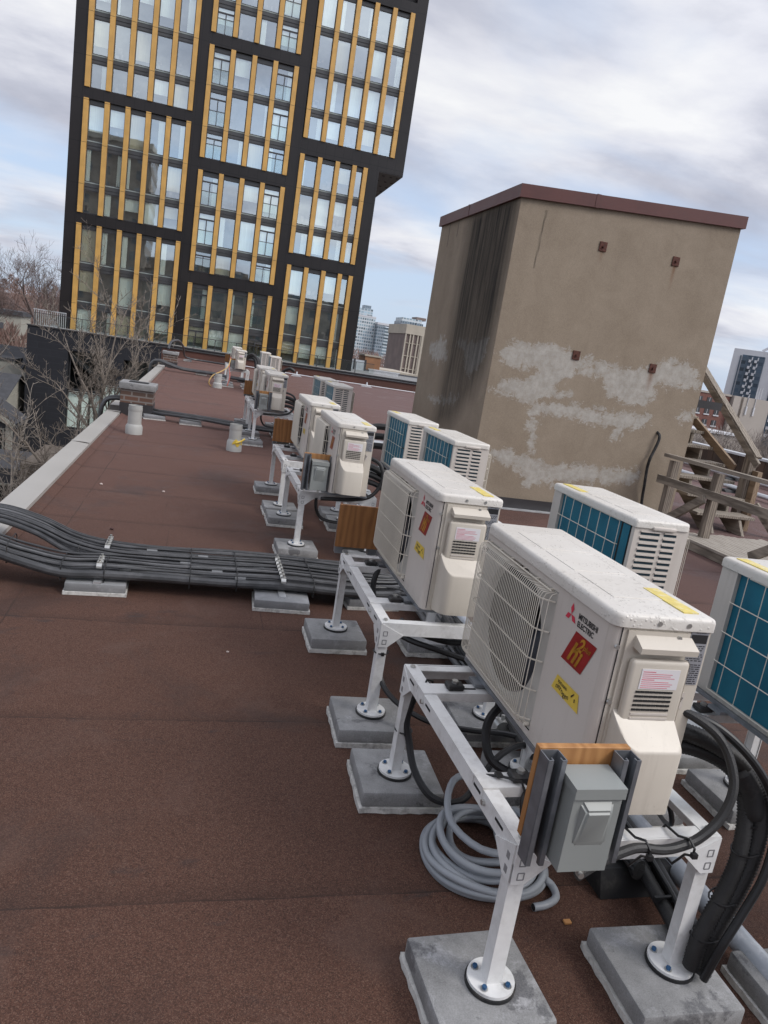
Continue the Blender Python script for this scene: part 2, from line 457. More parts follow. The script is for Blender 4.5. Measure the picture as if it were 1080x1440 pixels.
# ------------------------------------------------------------------ roof trims
t = thing('metal_coping', 'long beige metal coping along the left roof edge', 'coping', (0, 0, 0))
b = B()
for i, (y0, y1) in enumerate([(-6, 2.2), (2.2, 5.25), (5.25, 8.3), (8.3, 11.25)]):
    b.add([(-1.27, y0, .075), (-1.09, y0, .06), (-1.09, y1 - .004, .06), (-1.27, y1 - .004, .075),
           (-1.27, y0, -.12), (-1.09, y0, -.002), (-1.09, y1 - .004, -.002), (-1.27, y1 - .004, -.12)],
          [(0, 1, 2, 3), (0, 3, 7, 4), (1, 5, 6, 2), (0, 4, 5, 1), (3, 2, 6, 7), (4, 7, 6, 5)])
    b.box(-1.275, -1.085, y1 - .03, y1 + .03, .0765, .0775)
b.build('cap_sheet', 'coping', t)
b = B(); b.add([(-1.09, -6, .03), (-1.02, -6, .004), (-1.02, 31.9, .004), (-1.09, 31.9, .03)], [(0, 1, 2, 3)]); b.build('cant_strip', 'roof', t)
t = thing('metal_coping', 'far stretch of pale metal coping between the two brick chimneys', 'coping', (0, 0, 0))
b = B(); b.box(-1.30, -1.10, 11.85, 23.9, -.1, .09); b.build('cap_sheet', 'coping', t)
t = thing('parapet_wall', 'red brown parapet wall across the far end of the roof', 'parapet')
b = B(); b.box(-1.65, 12.2, 32.02, 32.3, -.2, .33); b.build('wall', 'redwall', t)
b = B(); b.box(-1.75, 12.3, 31.97, 32.36, .332, .375); b.build('cap', 'darkmetal', t)
t = thing('parapet_wall', 'dark brown wood parapet with white metal cap along the right roof edge', 'parapet')
b = B(); b.box(12.0, 12.22, -6, 31.9, -.2, .50)
for i in range(90): b.box(11.985, 12.0, -5.9 + i * .42, -5.9 + i * .42 + .405, .03, .5)
M['rightwall'] = wood_mat('brown_stained_boards', (.022, .013, .008), (.075, .042, .025), 3, (1, 1, .4), .7, .3)
b.build('wall', 'rightwall', t)
b = B(); b.box(11.95, 12.28, -6, 31.9, .502, .55); b.build('cap', 'pale_steel', t)

# ------------------------------------------------------------------ penthouse
def penthouse():
    x0, x1, y0, y1 = 3.02, 5.70, 7.45, 10.13
    def ztop(x, y): return 3.285 + (x - x0) / (x1 - x0) * .195 + (y - y0) * .015
    m, t, _, _ = nt('stained_stucco')
    tc = t.nodes.new('ShaderNodeTexCoord'); v = tc.outputs['Object']
    at = t.nodes.new('ShaderNodeAttribute'); at.attribute_name = 'wear'
    sp = t.nodes.new('ShaderNodeSeparateColor'); L(t, at.outputs['Color'], sp.inputs[0])
    n1 = noise_n(t, v, 1.6, 6, .6); n2 = noise_n(t, v, 26, 8, .7); n3 = noise_n(t, v, 130, 4, .7)
    col = ramp(t, n1, [(.3, (.275, .222, .166)), (.7, (.345, .285, .22))])
    col = mixc(t, .3, col, ramp(t, n3, [(.34, (.11, .085, .058)), (.66, (.42, .345, .265))]))
    # faint vertical wash
    vv = coords(t, (6, 6, .35), False)
    col = mixc(t, .12, col, ramp(t, noise_n(t, vv, .8, 5), [(.3, (.15, .12, .085)), (.7, (.34, .275, .21))]))
    blot = noise_n(t, v, 3.5, 7, .7, .8)
    col = mixc(t, .22, col, ramp(t, blot, [(.35, (.16, .125, .09)), (.65, (.34, .285, .22))]))
    # thin grey skim coat where it was patched
    n5 = noise_n(t, v, 7.5, 9, .72, .6)
    pm = math_n(t, 'ADD', sp.outputs[0], math_n(t, 'MULTIPLY_ADD', n5, 1.9, -.98))
    pm = math_n(t, 'ADD', pm, math_n(t, 'MULTIPLY_ADD', noise_n(t, coords(t, (1, 1, 2.2), False), 19, 10, .75, 1.2), 1.1, -.55))
    pm = ramp(t, pm, [(.44, 0.), (.50, .72), (.75, 1.)])
    pm = math_n(t, 'MULTIPLY', pm, math_n(t, 'MULTIPLY_ADD', n2, .9, .38, True) if False else math_n(t, 'MULTIPLY_ADD', n2, .8, .42), clamp=True)
    col = mixc(t, pm, col, ramp(t, noise_n(t, v, 14, 7, .7), [(.3, (.33, .31, .275)), (.7, (.50, .48, .445))]))
    # black water stains
    vs_ = coords(t, (9, 9, .5), False)
    st = math_n(t, 'MULTIPLY', sp.outputs[1], math_n(t, 'MULTIPLY_ADD', noise_n(t, vs_, 2.2, 6, .65), 1.15, .28), clamp=True)
    col = mixc(t, st, col, (.016, .014, .012))
    ru = math_n(t, 'MULTIPLY', sp.outputs[2], math_n(t, 'MULTIPLY_ADD', n2, 1.0, .2), clamp=True)
    col = mixc(t, ru, col, (.16, .062, .022))
    finish(t, col, .9, 0, bump(t, math_n(t, 'ADD', n3, math_n(t, 'MULTIPLY', pm, .6)), .5, .004), .3)
    M['stucco'] = m
    PP = [[(3.06, 1.7), (3.2, 1.84), (3.42, 1.86), (3.69, 1.89), (3.93, 1.86), (4.09, 1.8), (4.31, 1.81), (4.37, 1.75), (4.08, 1.67), (4.02, 1.57), (3.86, 1.49), (3.82, 1.4), (4.02, 1.38), (3.91, 1.3), (3.74, 1.29), (3.63, 1.22), (3.41, 1.23), (3.15, 1.28), (3.05, 1.31), (3.17, 1.42), (3.45, 1.46), (3.55, 1.57), (3.3, 1.59), (3.13, 1.62)],
          [(3.54, 1.25), (3.79, 1.26), (4.13, 1.27), (4.44, 1.26), (4.84, 1.3), (5.12, 1.28), (5.14, 1.19), (4.94, 1.11), (4.78, 1.08), (4.75, 0.93), (4.63, 0.96), (4.66, 1.08), (4.35, 1.08), (4.08, 1.11), (3.81, 1.14), (3.68, 1.08), (3.73, 0.65), (3.65, 0.64), (3.58, 1.06)],
          [(4.34, 1.66), (4.53, 1.79), (4.76, 1.77), (4.97, 1.84), (5.17, 1.95), (5.35, 1.95), (5.59, 1.89), (5.67, 1.66), (5.31, 1.63), (5.12, 1.63), (5.07, 1.46), (5.01, 1.36), (4.73, 1.37), (4.49, 1.44)],
          [(5.44, 1.31), (5.56, 1.4), (5.67, 1.38), (5.64, 1.28), (5.48, 1.26)],
          [(3.11, 0.62), (3.32, 0.69), (3.62, 0.64), (3.9, 0.55), (4.29, 0.6), (4.65, 0.6), (5.01, 0.64), (5.17, 0.59), (5.14, 0.5), (4.88, 0.43), (4.51, 0.41), (4.17, 0.36), (3.83, 0.3), (3.67, 0.24), (3.61, 0.42), (3.31, 0.52)],
          [(4.04, 1.66), (4.36, 1.79), (4.59, 1.74), (4.4, 1.6), (4.06, 1.59)]]
    LP = [[(9.81, 1.76), (9.17, 1.84), (8.86, 1.52), (9.25, 1.46), (9.78, 1.57)], [(8.74, 1.78), (7.64, 1.88), (7.63, 1.66), (8.01, 1.33), (8.26, 1.47), (8.44, 1.71)], [(9.47, 1.03), (8.28, 1.16), (8.33, 1.01), (9.27, 0.96)]]
    ST = [[(8.97, 3.36), (7.55, 3.36), (7.6, 2.3), (7.72, 1.5), (7.9, 1.2), (8.45, 0.75), (9.0, 0.7), (8.93, 1.65), (8.94, 2.41)]]
    def sd(polys, p):  # signed distance, positive inside
        best = -9
        for poly in polys:
            d = 9; ins = False; n = len(poly)
            for i in range(n):
                ax, ay = poly[i]; bx, by = poly[(i + 1) % n]
                ex, ey = bx - ax, by - ay
                u = max(0, min(1, ((p[0] - ax) * ex + (p[1] - ay) * ey) / (ex * ex + ey * ey + 1e-12)))
                d = min(d, math.hypot(p[0] - ax - u * ex, p[1] - ay - u * ey))
                if (ay > p[1]) != (by > p[1]) and p[0] < (bx - ax) * (p[1] - ay) / (by - ay) + ax: ins = not ins
            best = max(best, d if ins else -d)
        return best
    def cl(x): return max(0., min(1., x))
    vs, fs, cols = [], [], []
    def face(pf, nu, nv, wear):
        o = len(vs)
        for j in range(nv + 1):
            for i in range(nu + 1):
                p = pf(i / nu, j / nv); vs.append(p); cols.append(wear(p))
        for j in range(nv):
            for i in range(nu):
                a = o + j * (nu + 1) + i; fs.append((a, a + 1, a + nu + 2, a + nu + 1))
    plates = [(4.05, 2.98), (4.97, 2.99), (4.00, 1.81), (4.99, 1.81)]
    def wf(p):
        q = (p[0], p[2]); d = sd(PP, q)
        rust = 0.
        for k, (px, pz) in enumerate(plates):
            ln = (.12, .26, .10, .24)[k]; wd = (.035, .03, .03, .05)[k]
            if -ln - .05 < p[2] - pz < 0: rust = max(rust, cl(1 - abs(p[0] - px) / wd) * cl(1 - (pz - p[2]) / (ln + .05)) * (.9, 1.3, .8, 1.4)[k])
        crack = 0.
        if 2.62 < p[2] < 3.22: crack = .9 * cl(1 - abs(p[0] - (3.32 - (3.22 - p[2]) * .03 + .012 * noise.noise(Vector((0, 0, p[2] * 9))))) / .012)
        edge = .35 * cl(1 - (p[0] - 3.02) / .5) * (.5 + noise.noise(Vector((p[0] * 6, 1, p[2] * .7))))
        top = .35 * cl(1 - (ztop(p[0], y0) - p[2]) / .12)
        return (cl(.5 + d * 4.2), cl(crack + max(0, edge) * .4 + top * .5), cl(rust), 1)
    def wl(p):
        q = (p[1], p[2]); d = sd(LP, q); s = sd(ST, q)
        nn = noise.noise(Vector((p[1] * 3.2, 0, p[2] * .25))) * .14
        drip = 0.
        for k, yy in enumerate((7.75, 8.0, 8.18, 8.36, 8.62, 9.4, 9.75)):
            ln = (.25, .5, .6, .4, .5, .2, .3)[k]
            if ztop(x0, yy) - p[2] < ln: drip = max(drip, cl(1 - abs(p[1] - yy - .02 * noise.noise(Vector((yy, 0, p[2] * 5)))) / .022))
        return (cl(.40 + d * 3.5), cl(max(.14 + .95 * cl(.5 + (s + nn) * 3.2) * (1. - .28 * cl((2.3 - p[2]) / 1.2)), drip) - .12), 0, 1)
    face(lambda u, w: (x0 + (x1 - x0) * u, y0, ztop(x0 + (x1 - x0) * u, y0) * w), 200, 230, wf)
    face(lambda u, w: (x0, y1 + (y0 - y1) * u, ztop(x0, y1 + (y0 - y1) * u) * w), 150, 200, wl)
    face(lambda u, w: (x1, y0 + (y1 - y0) * u, ztop(x1, y0 + (y1 - y0) * u) * w), 1, 1, lambda p: (0, 0, 0, 1))
    face(lambda u, w: (x1 + (x0 - x1) * u, y1, ztop(x1 + (x0 - x1) * u, y1) * w), 1, 1, lambda p: (0, 0, 0, 1))
    t = thing('rooftop_penthouse', 'tan stucco rooftop penthouse with grey patches, black stain and red metal coping', 'penthouse')
    b = B(); b.add(vs, fs); o = b.build('wall', 'stucco', t)
    a = o.data.color_attributes.new('wear', 'FLOAT_COLOR', 'POINT')
    a.data.foreach_set('color', [c for cc in cols for c in cc])
    # coping: sloped metal band round the top, with lap joints
    c = B(); e = .035
    def ring(x, y, up): return (x, y, ztop(x, y) + up)
    P0 = [(x0 - e, y0 - e), (x1 + e, y0 - e), (x1 + e, y1 + e), (x0 - e, y1 + e)]
    for i in range(4):
        a, d = P0[i], P0[(i + 1) % 4]
        c.add([ring(*a, -.005), ring(*d, -.005), ring(*d, .125), ring(*a, .125)], [(0, 1, 2, 3)])
        I = [(x0 + .2, y0 + .2), (x1 - .2, y0 + .2), (x1 - .2, y1 - .2), (x0 + .2, y1 - .2)]
        c.add([ring(*a, .125), ring(*d, .125), ring(*I[(i + 1) % 4], .11), ring(*I[i], .11)], [(0, 1, 2, 3)])
        W = [(x0 + .001, y0 + .001), (x1, y0 + .001), (x1, y1), (x0 + .001, y1)]
        c.add([ring(*a, -.005), ring(*d, -.005), ring(*W[(i + 1) % 4], -.004), ring(*W[i], -.004)], [(0, 1, 2, 3)])
    c.add([ring(*p, .108) for p in I], [(0, 1, 2, 3)])
    for (x, y, dx, dy) in ((3.87, y0 - e, .05, .004), (x0 - e, 9.0, .004, .05)):
        c.box(x - dx / 2 - .002, x + dx / 2, y - dy / 2 - .002, y + dy / 2, ztop(x, y) - .008, ztop(x, y) + .128)
    c.build('coping', 'coping_red', t)
    f = B(); f.box(x0 - .02, x1 + .0, y0 - .02, y0 - .003, 0.002, .125); f.box(x0 - .02, x0 - .003, y0 - .003, y1, 0.002, .125)
    f.build('base_flashing', 'darkmetal', t)
    f = B(); f.box(x0 - .024, x1, y0 - .10, y0 - .022, .002, .012); f.build('flashing_lip', 'pale_steel', t)
    for px, pz in plates:
        b = B(); b.rbox(px - .045, px + .045, y0 - .012, y0 - .001, pz - .05, pz + .05, .003, 1)
        b.cyl((px, y0 - .03, pz), (px, y0 - .012, pz), .014, n=6)
        b.build('anchor_plate', 'rust', t)
penthouse()
cable('power_cable', 'thick black cable hanging down the patched stucco wall', 'cable',
      [(5.25, 7.46, 1.10), (5.262, 7.415, 1.07), (5.262, 7.405, 1.0), (5.23, 7.41, .86), (5.20, 7.40, .78), (5.20, 7.41, .66), (5.21, 7.4, .45), (5.235, 7.41, .25), (5.235, 7.35, .05), (5.2, 7.25, .02)], .017, 'rubber')

# ------------------------------------------------------------------ outdoor units
def make_unit(Lq, D, H, label, group):
    hx, hy = D / 2, Lq / 2
    t = thing('outdoor_unit', label, 'outdoor unit', group=group)
    zb, zt = .025, .025 + H           # body
    gy1 = hy - .012; gy0 = -hy + .28   # grille span along y
    gz0, gz1 = zb + .02, zt - .035
    # body: shell with recessed fan opening in front (-x)
    b = B(); cy, cz = (gy0 + gy1) / 2 - .005, (gz0 + gz1) / 2
    rr = min((gy1 - gy0), (gz1 - gz0)) / 2 - .012
    n = 56; ring = [(cy + rr * math.cos(2 * math.pi * i / n), cz + rr * math.sin(2 * math.pi * i / n)) for i in range(n)]
    def rect(i):
        a = 2 * math.pi * i / n; c, s_ = math.cos(a), math.sin(a)
        k = min(((gy1 - cy) if c > 0 else (cy - gy0)) / max(1e-6, abs(c)), ((gz1 - cz) if s_ > 0 else (cz - gz0)) / max(1e-6, abs(s_)))
        return (cy + c * k, cz + s_ * k)
    rc = [rect(i) for i in range(n)]
    # bell mouth: panel plane -> curved lip -> throat
    prof = [(rc, 0.002), ([(cy + (y - cy) * 1.07, cz + (z - cz) * 1.07) for y, z in ring], .004), (ring, .02), ([(cy + (y - cy) * .97, cz + (z - cz) * .97) for y, z in ring], .09)]
    vs = []; fs = []
    for ps, dx in prof: vs += [(-hx + dx, y, z) for y, z in ps]
    for k in range(2):
        for i in range(n): fs.append((k * n + i, k * n + (i + 1) % n, (k + 1) * n + (i + 1) % n, (k + 1) * n + i))
    b.add(vs, fs, 1, True)
    b.add(vs[2 * n:], [(i, (i + 1) % n, n + (i + 1) % n, n + i) for i in range(n)], 5, True)
    b.add([(-hx + .09, y, z) for y, z in [(cy + (y - cy) * .97, cz + (z - cz) * .97) for y, z in ring]], [tuple(range(n))], 2)
    rz = .026  # rounded front near corner
    prof2 = []
    for i in range(7):
        a = i / 6 * math.pi / 2; prof2.append((-hx + rz - rz * math.sin(a) , -hy + rz - rz * math.cos(a)))
    # front panel around grille
    F = -hx
    quads = [((-hy + rz, gy0), (zb, zt)), ((gy0, gy1), (zb, gz0)), ((gy0, gy1), (gz1, zt)), ((gy1, hy), (zb, zt))]
    for (ya, yb), (za, zb2) in quads: b.add([(F, ya, za), (F, yb, za), (F, yb, zb2), (F, ya, zb2)], [(0, 1, 2, 3)], 0)
    for i in range(6):
        (xa, ya), (xb, yb) = prof2[i], prof2[i + 1]
        b.add([(xa, ya, zb), (xb, yb, zb), (xb, yb, zt), (xa, ya, zt)], [(0, 1, 2, 3)], 0, True)
    xs = -hx + rz
    b.add([(xs, -hy, zb), (hx, -hy, zb), (hx, -hy, zt), (xs, -hy, zt)], [(0, 1, 2, 3)], 3)         # service side
    b.add([(-hx, hy, zb), (hx, hy, zb), (hx, hy, zt), (-hx, hy, zt)], [(0, 1, 2, 3)], 0)           # louvre side
    cm0, cm1 = -hy + .075, hy - .022                                                             # coil span (back)
    czl, czh = zb + .012, zt - .006
    for (ya, yb), (za, z2) in [((-hy, cm0), (zb, zt)), ((cm1, hy), (zb, zt)), ((cm0, cm1), (zb, czl)), ((cm0, cm1), (czh, zt))]:
        b.add([(hx, ya, za), (hx, yb, za), (hx, yb, z2), (hx, ya, z2)], [(0, 1, 2, 3)], 0)
    for (ya, za, y2, z2) in [(cm0, czl, cm1, czl), (cm0, czh, cm1, czh), (cm0, czl, cm0, czh), (cm1, czl, cm1, czh)]:
        b.add([(hx, ya, za), (hx, y2, z2), (hx - .03, y2, z2), (hx - .03, ya, za)], [(0, 1, 2, 3)], 0)
    b.add([(-hx, -hy + rz, zb), (hx, -hy, zb), (hx, hy, zb), (-hx, hy, zb)], [(0, 1, 2, 3)], 2)
    # base pan lip and feet
    b.box(-hx - .004, hx + .012, -hy + .01, hy - .004, zb - .014, zb - .001, 4)
    for y in (-hy + .16, hy - .16): b.box(-hx - .03, hx + .03, y - .03, y + .03, zb - .025, zb - .0145, 4)
    b.build('cabinet', ['unit', 'bell', 'dark', 'unit_side', 'steel', 'throat'], t, fixn=False)
    # lid
    l = B()
    def outline(d, r, z):
        a0, b0, rr_ = hx + .007 - d, hy + .007 - d, max(.002, r - d); o_ = []
        for cxs, cys, st in ((1, 1, 0), (-1, 1, 1), (-1, -1, 2), (1, -1, 3)):
            R_ = rr_ if cxs < 0 else max(.002, min(rr_, .012 - d * .5))
            for q in range(7):
                an = (st + q / 6) * math.pi / 2
                o_.append((cxs * (a0 - R_) + R_ * math.cos(an), cys * (b0 - R_) + R_ * math.sin(an), z))
        return o_
    lay = [outline(.001, .03, zt - .012), outline(0, .03, zt - .011), outline(0, .03, zt + .010), outline(.0012, .03, zt + .015), outline(.004, .03, zt + .0190), outline(.008, .03, zt + .0212), outline(.013, .03, zt + .022)]
    nn_ = len(lay[0]); vs = [p for ly in lay for p in ly]; fs = [tuple(range((len(lay) - 1) * nn_, len(lay) * nn_)), tuple(range(nn_ - 1, -1, -1))]
    for a_ in range(len(lay) - 1):
        for q in range(nn_): fs.append((a_ * nn_ + q, a_ * nn_ + (q + 1) % nn_, (a_ + 1) * nn_ + (q + 1) % nn_, (a_ + 1) * nn_ + q))
    l.add(vs, fs, 0, True)
    for i in range(3):
        y0 = -hy + .10 + i * (Lq - .2) / 3; l.rbox(-hx + .05, hx - .05, y0 + .01, y0 + (Lq - .2) / 3 - .01, zt + .0205, zt + .0232, .0025, 1)
    for x in (-.02, .06): l.cyl((x, -hy - .0095, zt + .003), (x, -hy - .006, zt + .003), .006, n=10, m=1)
    lid = l.build('lid', ['lid', 'screw'], t)
    s = B(); s.box(.062, .104, -hy + .025, -hy + .20, zt + .0222, zt + .0250); s.build('yellow_label', 'tape_wet', lid)
    # fan
    f = B(); fx = -hx + .055
    f.cyl((fx - .018, cy, cz), (fx + .02, cy, cz), .05, .055, 20)
    for k in range(3):
        a0 = k * 2 * math.pi / 3 + .4; vs = []; fs = []
        for i in range(7):
            for j in range(5):
                r = .045 + (rr * .93 - .045) * j / 4; a = a0 + i / 6 * (1.35 + .25 * j / 4)
                vs.append((fx + .022 - .045 * i / 6 + .01 * (j / 4), cy + r * math.cos(a), cz + r * math.sin(a)))
        for i in range(6):
            for j in range(4): q = i * 5 + j; fs.append((q, q + 1, q + 6, q + 5))
        f.add(vs, fs, 0, True)
    f.build('fan', 'fan', t, fixn=False)
    # wire grille
    g = B(); bx = -hx - .034; nw = int((gy1 - gy0) / .0118)
    zc0, zc1 = gz0 + .012, gz1 - .012
    for i in range(nw + 1):
        y = gy0 + .012 + (gy1 - gy0 - .024) * i / nw
        # the near side curves back to the panel
        dd = min(1., (y - gy0) / .035, (gy1 - y) / .02 + .25); xb = -hx - .034 * math.sin(min(1., max(.12, dd)) * math.pi / 2)
        g.tube([(-hx + .001, y, zc1 + .006), (xb + .006, y, zc1 + .001), (xb, y, zc1 - .012), (xb, y, zc0 + .02), (xb + .008, y, zc0 + .004), (-hx + .001, y, zc0)], .00160, 4, 0, False)
    step = .1
    for k in range(5):
        z = zc1 - .018 - k * (zc1 - zc0 - .036) / 4
        pts = [(-hx + .001, gy0 + .008, z)]
        for dd in (.2, .5, .8, 1.): pts.append((-hx - .032 * math.sin(dd * math.pi / 2), gy0 + .008 + .036 * dd, z))
        pts += [(bx + .002, gy1 - .03, z), (-hx - .018, gy1 - .012, z), (-hx + .001, gy1 - .008, z)]
        g.tube(pts, .0024, 5, 0, False)
    for i in range(6):
        y = gy0 + .03 + i * (gy1 - gy0 - .06) / 5; g.tube([(-hx, y, zc1 + .012), (-hx - .012, y, zc1 + .012)], .0022, 5)
    g.tube([(-hx - .012, gy0 + .02, zc1 + .009), (-hx - .012, gy1 - .02, zc1 + .009)], .0022, 5)
    g.cyl((-hx - .014, gy0 + .012, zc0 + .004), (-hx, gy0 + .012, zc0 + .004), .006, n=10)
    g.build('fan_grille', 'wire', t, fixn=False)
    # emblem and lettering on the front panel (reads from -x)
    Y = lambda d: -hy + .028 + d            # distance from the near front corner
    ft = lambda oy, oz: (lambda u, w: (F - .0012, oy - u, oz + w))
    e = B(); oy, oz = Y(.166), zt - .045; s = .0165
    for k in range(3):
        a = math.pi / 2 + k * 2 * math.pi / 3; d = Vector((math.cos(a), math.sin(a))); p = Vector((-d.y, d.x))
        pts = [Vector((0, 0)), d * s * .95 + p * s * .5, d * s * 1.9, d * s * .95 - p * s * .5]
        e.add([ft(oy, oz)(q.x, q.y - .016) for q in pts], [(0, 1, 2, 3)])
    e.build('emblem', 'red', t, fixn=False)
    w = B(); put_text(w, 'MITSUBISHI', .0205, ft(Y(.130), zt - .058), off=.0006, sx=.92); put_text(w, 'ELECTRIC', .0205, ft(Y(.130), zt - .078), off=.0006, sx=.92)
    w.build('lettering', 'black_ink', t, fixn=False)
    k = B(); ks = lambda oz0, sh: (lambda u, w_: (F - .0012, Y(.170) - u + w_ * .5, zt - .187 + w_))
    fq = lambda dx: (lambda u, w_: (F - .0012 - dx, Y(.172) - u - w_ * .50 , zt - .183 + w_))
    k.add([fq(0)(0, 0), fq(0)(.105, 0), fq(0)(.105, .092), fq(0)(0, .092)], [(0, 1, 2, 3)], 0)
    put_text(k, 'h', .078, (lambda u, w_: fq(.0008)(u + .022, w_ + .012)), 1, .0026); put_text(k, '2', .052, (lambda u, w_: fq(.0008)(u + .038, w_ + .050)), 1, .0018)
    put_text(k, 'i', .062, (lambda u, w_: fq(.0008)(u + .064, w_ + .010)), 1, .0026); put_text(k, 'plus', .022, (lambda u, w_: fq(.0008)(u + .062, w_ + .062)), 1, .0003)
    k.build('badge_sticker', ['badge', 'gold'], t, fixn=False)
    k = B(); q = [(Y(.187), zt - .275), (Y(.04), zt - .277), (Y(.052), zt - .231), (Y(.168), zt - .231)]
    k.add([(F - .0012, y, z) for y, z in q], [(0, 1, 2, 3)], 0)
    put_text(k, 'vacuum', .016, (lambda u, w_: (F - .002, Y(.158) - u, zt - .2475 + w_ - u * .05)), 1, .0002)
    put_text(k, 'nitrogen', .021, (lambda u, w_: (F - .002, Y(.165) - u, zt - .267 + w_ + .004 * math.sin(u * 90))), 1, .0001); put_text(k, 's', .018, (lambda u, w_: (F - .002, Y(.068) - u, zt - .258 + w_)), 1, .0003)
    k.add([(F - .002, Y(y), zt + z) for y, z in ((.085, -.25), (.082, -.254), (.070, -.240), (.072, -.238))], [(0, 1, 2, 3)], 1)
    k.build('tape_note', ['tape', 'black_ink'], t, fixn=False)
    # service side
    sx0, sx1 = -hx + .035, hx - .060
    p = B(); yS = -hy
    p.box(sx0, sx1, yS - .006, yS - .0005, zb + .02, zt - .018)                      # flush panel
    for z, nx in ((zt - .012, -hx + .021), ): p.box(nx - .001, nx + .0015, yS - .0012, yS, zb + .01, zt - .005, 1)
    for px, pz in ((-hx + .026, zt - .20), (sx1 - .03, zt - .03), (-hx + .012, zt - .06)): p.cyl((px, yS - .011, pz), (px, yS - .004, pz), .006, n=10, m=2)
    panel = p.build('service_panel', ['unit_side', 'slot', 'screw'], t)
    # recessed handle hood, vent slots and the lower valve cover
    h0, h1 = -hx + .055, hx - .055
    h = B(); h.add([(h0, yS - .006, zt - .028), (h1, yS - .006, zt - .028), (h1 + .006, yS - .036, zt - .05), (h0 + .004, yS - .036, zt - .05), (h1 + .006, yS - .034, zt - .064), (h0 + .004, yS - .034, zt - .064), (h1, yS - .006, zt - .058), (h0, yS - .006, zt - .058)],
          [(0, 3, 2, 1), (3, 5, 4, 2), (5, 7, 6, 4), (0, 7, 5, 3), (1, 2, 4, 6)])
    h.rbox(h0 - .004, h1 + .004, yS - .024, yS - .0062, zt - .275, zt - .082, .012, 3)
    h.build('handle_hood', 'unit_side', panel)
    v = B()
    for i in range(7):
        z = zt - .165 - i * .0115
        for jx in range(8 if i < 5 else 1):
            w0 = (h1 - h0 - .05) / (8 if i < 5 else 1); xa = h0 + .022 + jx * w0
            v.box(xa, xa + w0 * (.86 if i < 5 else 1), yS - .0262, yS - .0236, z, z + .0048, 0 if i < 5 else 1)
    v.build('vent_slots', ['slot', 'unit'], panel)
    q0, q1 = -hx + .040, hx - .055; zl = zb + .012; zh = zt - .255
    pl_ = [(q0, yS - .0065)] + [(q0 + .05 * (1 - math.cos(a_)), yS - .0065 - .0715 * math.sin(a_)) for a_ in [math.pi / 2 * i / 8 for i in range(1, 9)]] + [(q1 - .010, yS - .078), (q1 - .003, yS - .075), (q1, yS - .068), (q1, yS - .0065)]
    def topz(y):
        d_ = (yS - .0065 - y) / .0715
        return zh + .036 - .070 * d_ ** 1.15
    np_ = len(pl_); lv = [[(x, y, zl) for x, y in pl_], [(x, y, topz(y) - .008) for x, y in pl_], [(q0 + .02 + (x - q0 - .02) * .985, yS - .0065 + (y - yS + .0065) * .975, topz(y) - .0025) for x, y in pl_], [(q0 + .02 + (x - q0 - .02) * .95, yS - .0065 + (y - yS + .0065) * .93, topz(y) + .0005) for x, y in pl_]]
    c2 = B(); vs = [p for l_ in lv for p in l_]; fs = [tuple(range(np_ - 1, -1, -1)), tuple(range(3 * np_, 4 * np_))]
    for a_ in range(3):
        for q in range(np_): fs.append((a_ * np_ + q, a_ * np_ + (q + 1) % np_, (a_ + 1) * np_ + (q + 1) % np_, (a_ + 1) * np_ + q))
    c2.add(vs, fs, 0, True)
    c2.build('valve_cover', 'unit_side', panel)
    la = B(); la.box(h0 + .026, h1 - .022, yS - .0253, yS - .0238, zt - .155, zt - .104)
    for i in range(9):
        z = zt - .110 - i * .005; la.box(h0 + .03, h0 + .03 + (h1 - h0 - .056) * (.35 if i in (0, 4) else R.uniform(.75, 1.)), yS - .0258, yS - .0252, z - .002, z - (.0002 if i in (0, 4) else .0008), 1)
    la.build('caution_label', ['paper', 'pinkink'], panel)
    pl = B(); a0, a1 = hx - .055, hx - .006
    pl.box(a0, a1, yS - .002, yS - .0005, zt - .150, zt - .006); pl.box(a0 + .002, a1 - .002, yS - .0026, yS - .0019, zt - .042, zt - .02, 1)
    fp = lambda ox, oz: (lambda u, w_: (ox + u, yS - .0030, oz + w_))
    put_text(pl, 'MITSUBISHI', .0055, fp(a0 + .012, zt - .0165), 1)
    for i in range(19):
        z = zt - .048 - i * .0054
        if i in (3, 8): continue
        xx = a0 + .003
        while xx < a1 - .006:
            wd = R.uniform(.003, .012); pl.box(xx, min(xx + wd, a1 - .003), yS - .0026, yS - .0019, z - .0022, z, 1); xx += wd + R.uniform(.0015, .005)
    pl.build('rating_plate', ['silver', 'black_ink'], t)
    p2 = B(); p2.box(a0 - .004, a0 + .026, yS - .002, yS - .0005, zt - .215, zt - .172)
    for i in range(8): p2.box(a0 - .001, a0 - .001 + R.uniform(.012, .024), yS - .0026, yS - .0019, zt - .178 - i * .0046, zt - .176 - i * .0046, 1)
    p2.build('warning_label', ['unit', 'black_ink'], t)
    # coil with guard wires on the back
    co = B(); co.box(hx - .05, hx - .014, cm0 + .001, cm1 - .001, czl + .001, czh - .001); co.build('coil', 'coil', t)
    cw = B()
    ce = cm1 - .088
    for i in range(4):
        z = czh - .11 - .104 * i
        if z < czl + .03: z = czl + .004
        cw.tube([(hx - .004, cm0 - .008, z), (hx + .004, cm0 + .004, z), (hx + .004, ce, z), (hx - .01, ce + .003, z)], .002, 4)
    cw.tube([(hx + .003, cm0 + .06, czh - .008), (hx + .003, ce, czh - .008), (hx - .01, ce, czh - .008)], .002, 4)
    y = ce - .002
    while y > cm0 + .03: cw.tube([(hx + .0015, y, czh - .008), (hx + .0015, y, czl - .008)], .002, 4); y -= .079
    cw.box(hx - .0135, hx - .006, ce + .004, cm1 - .002, czl + .002, czh - .002, 1)
    zm = (czl + czh) / 2
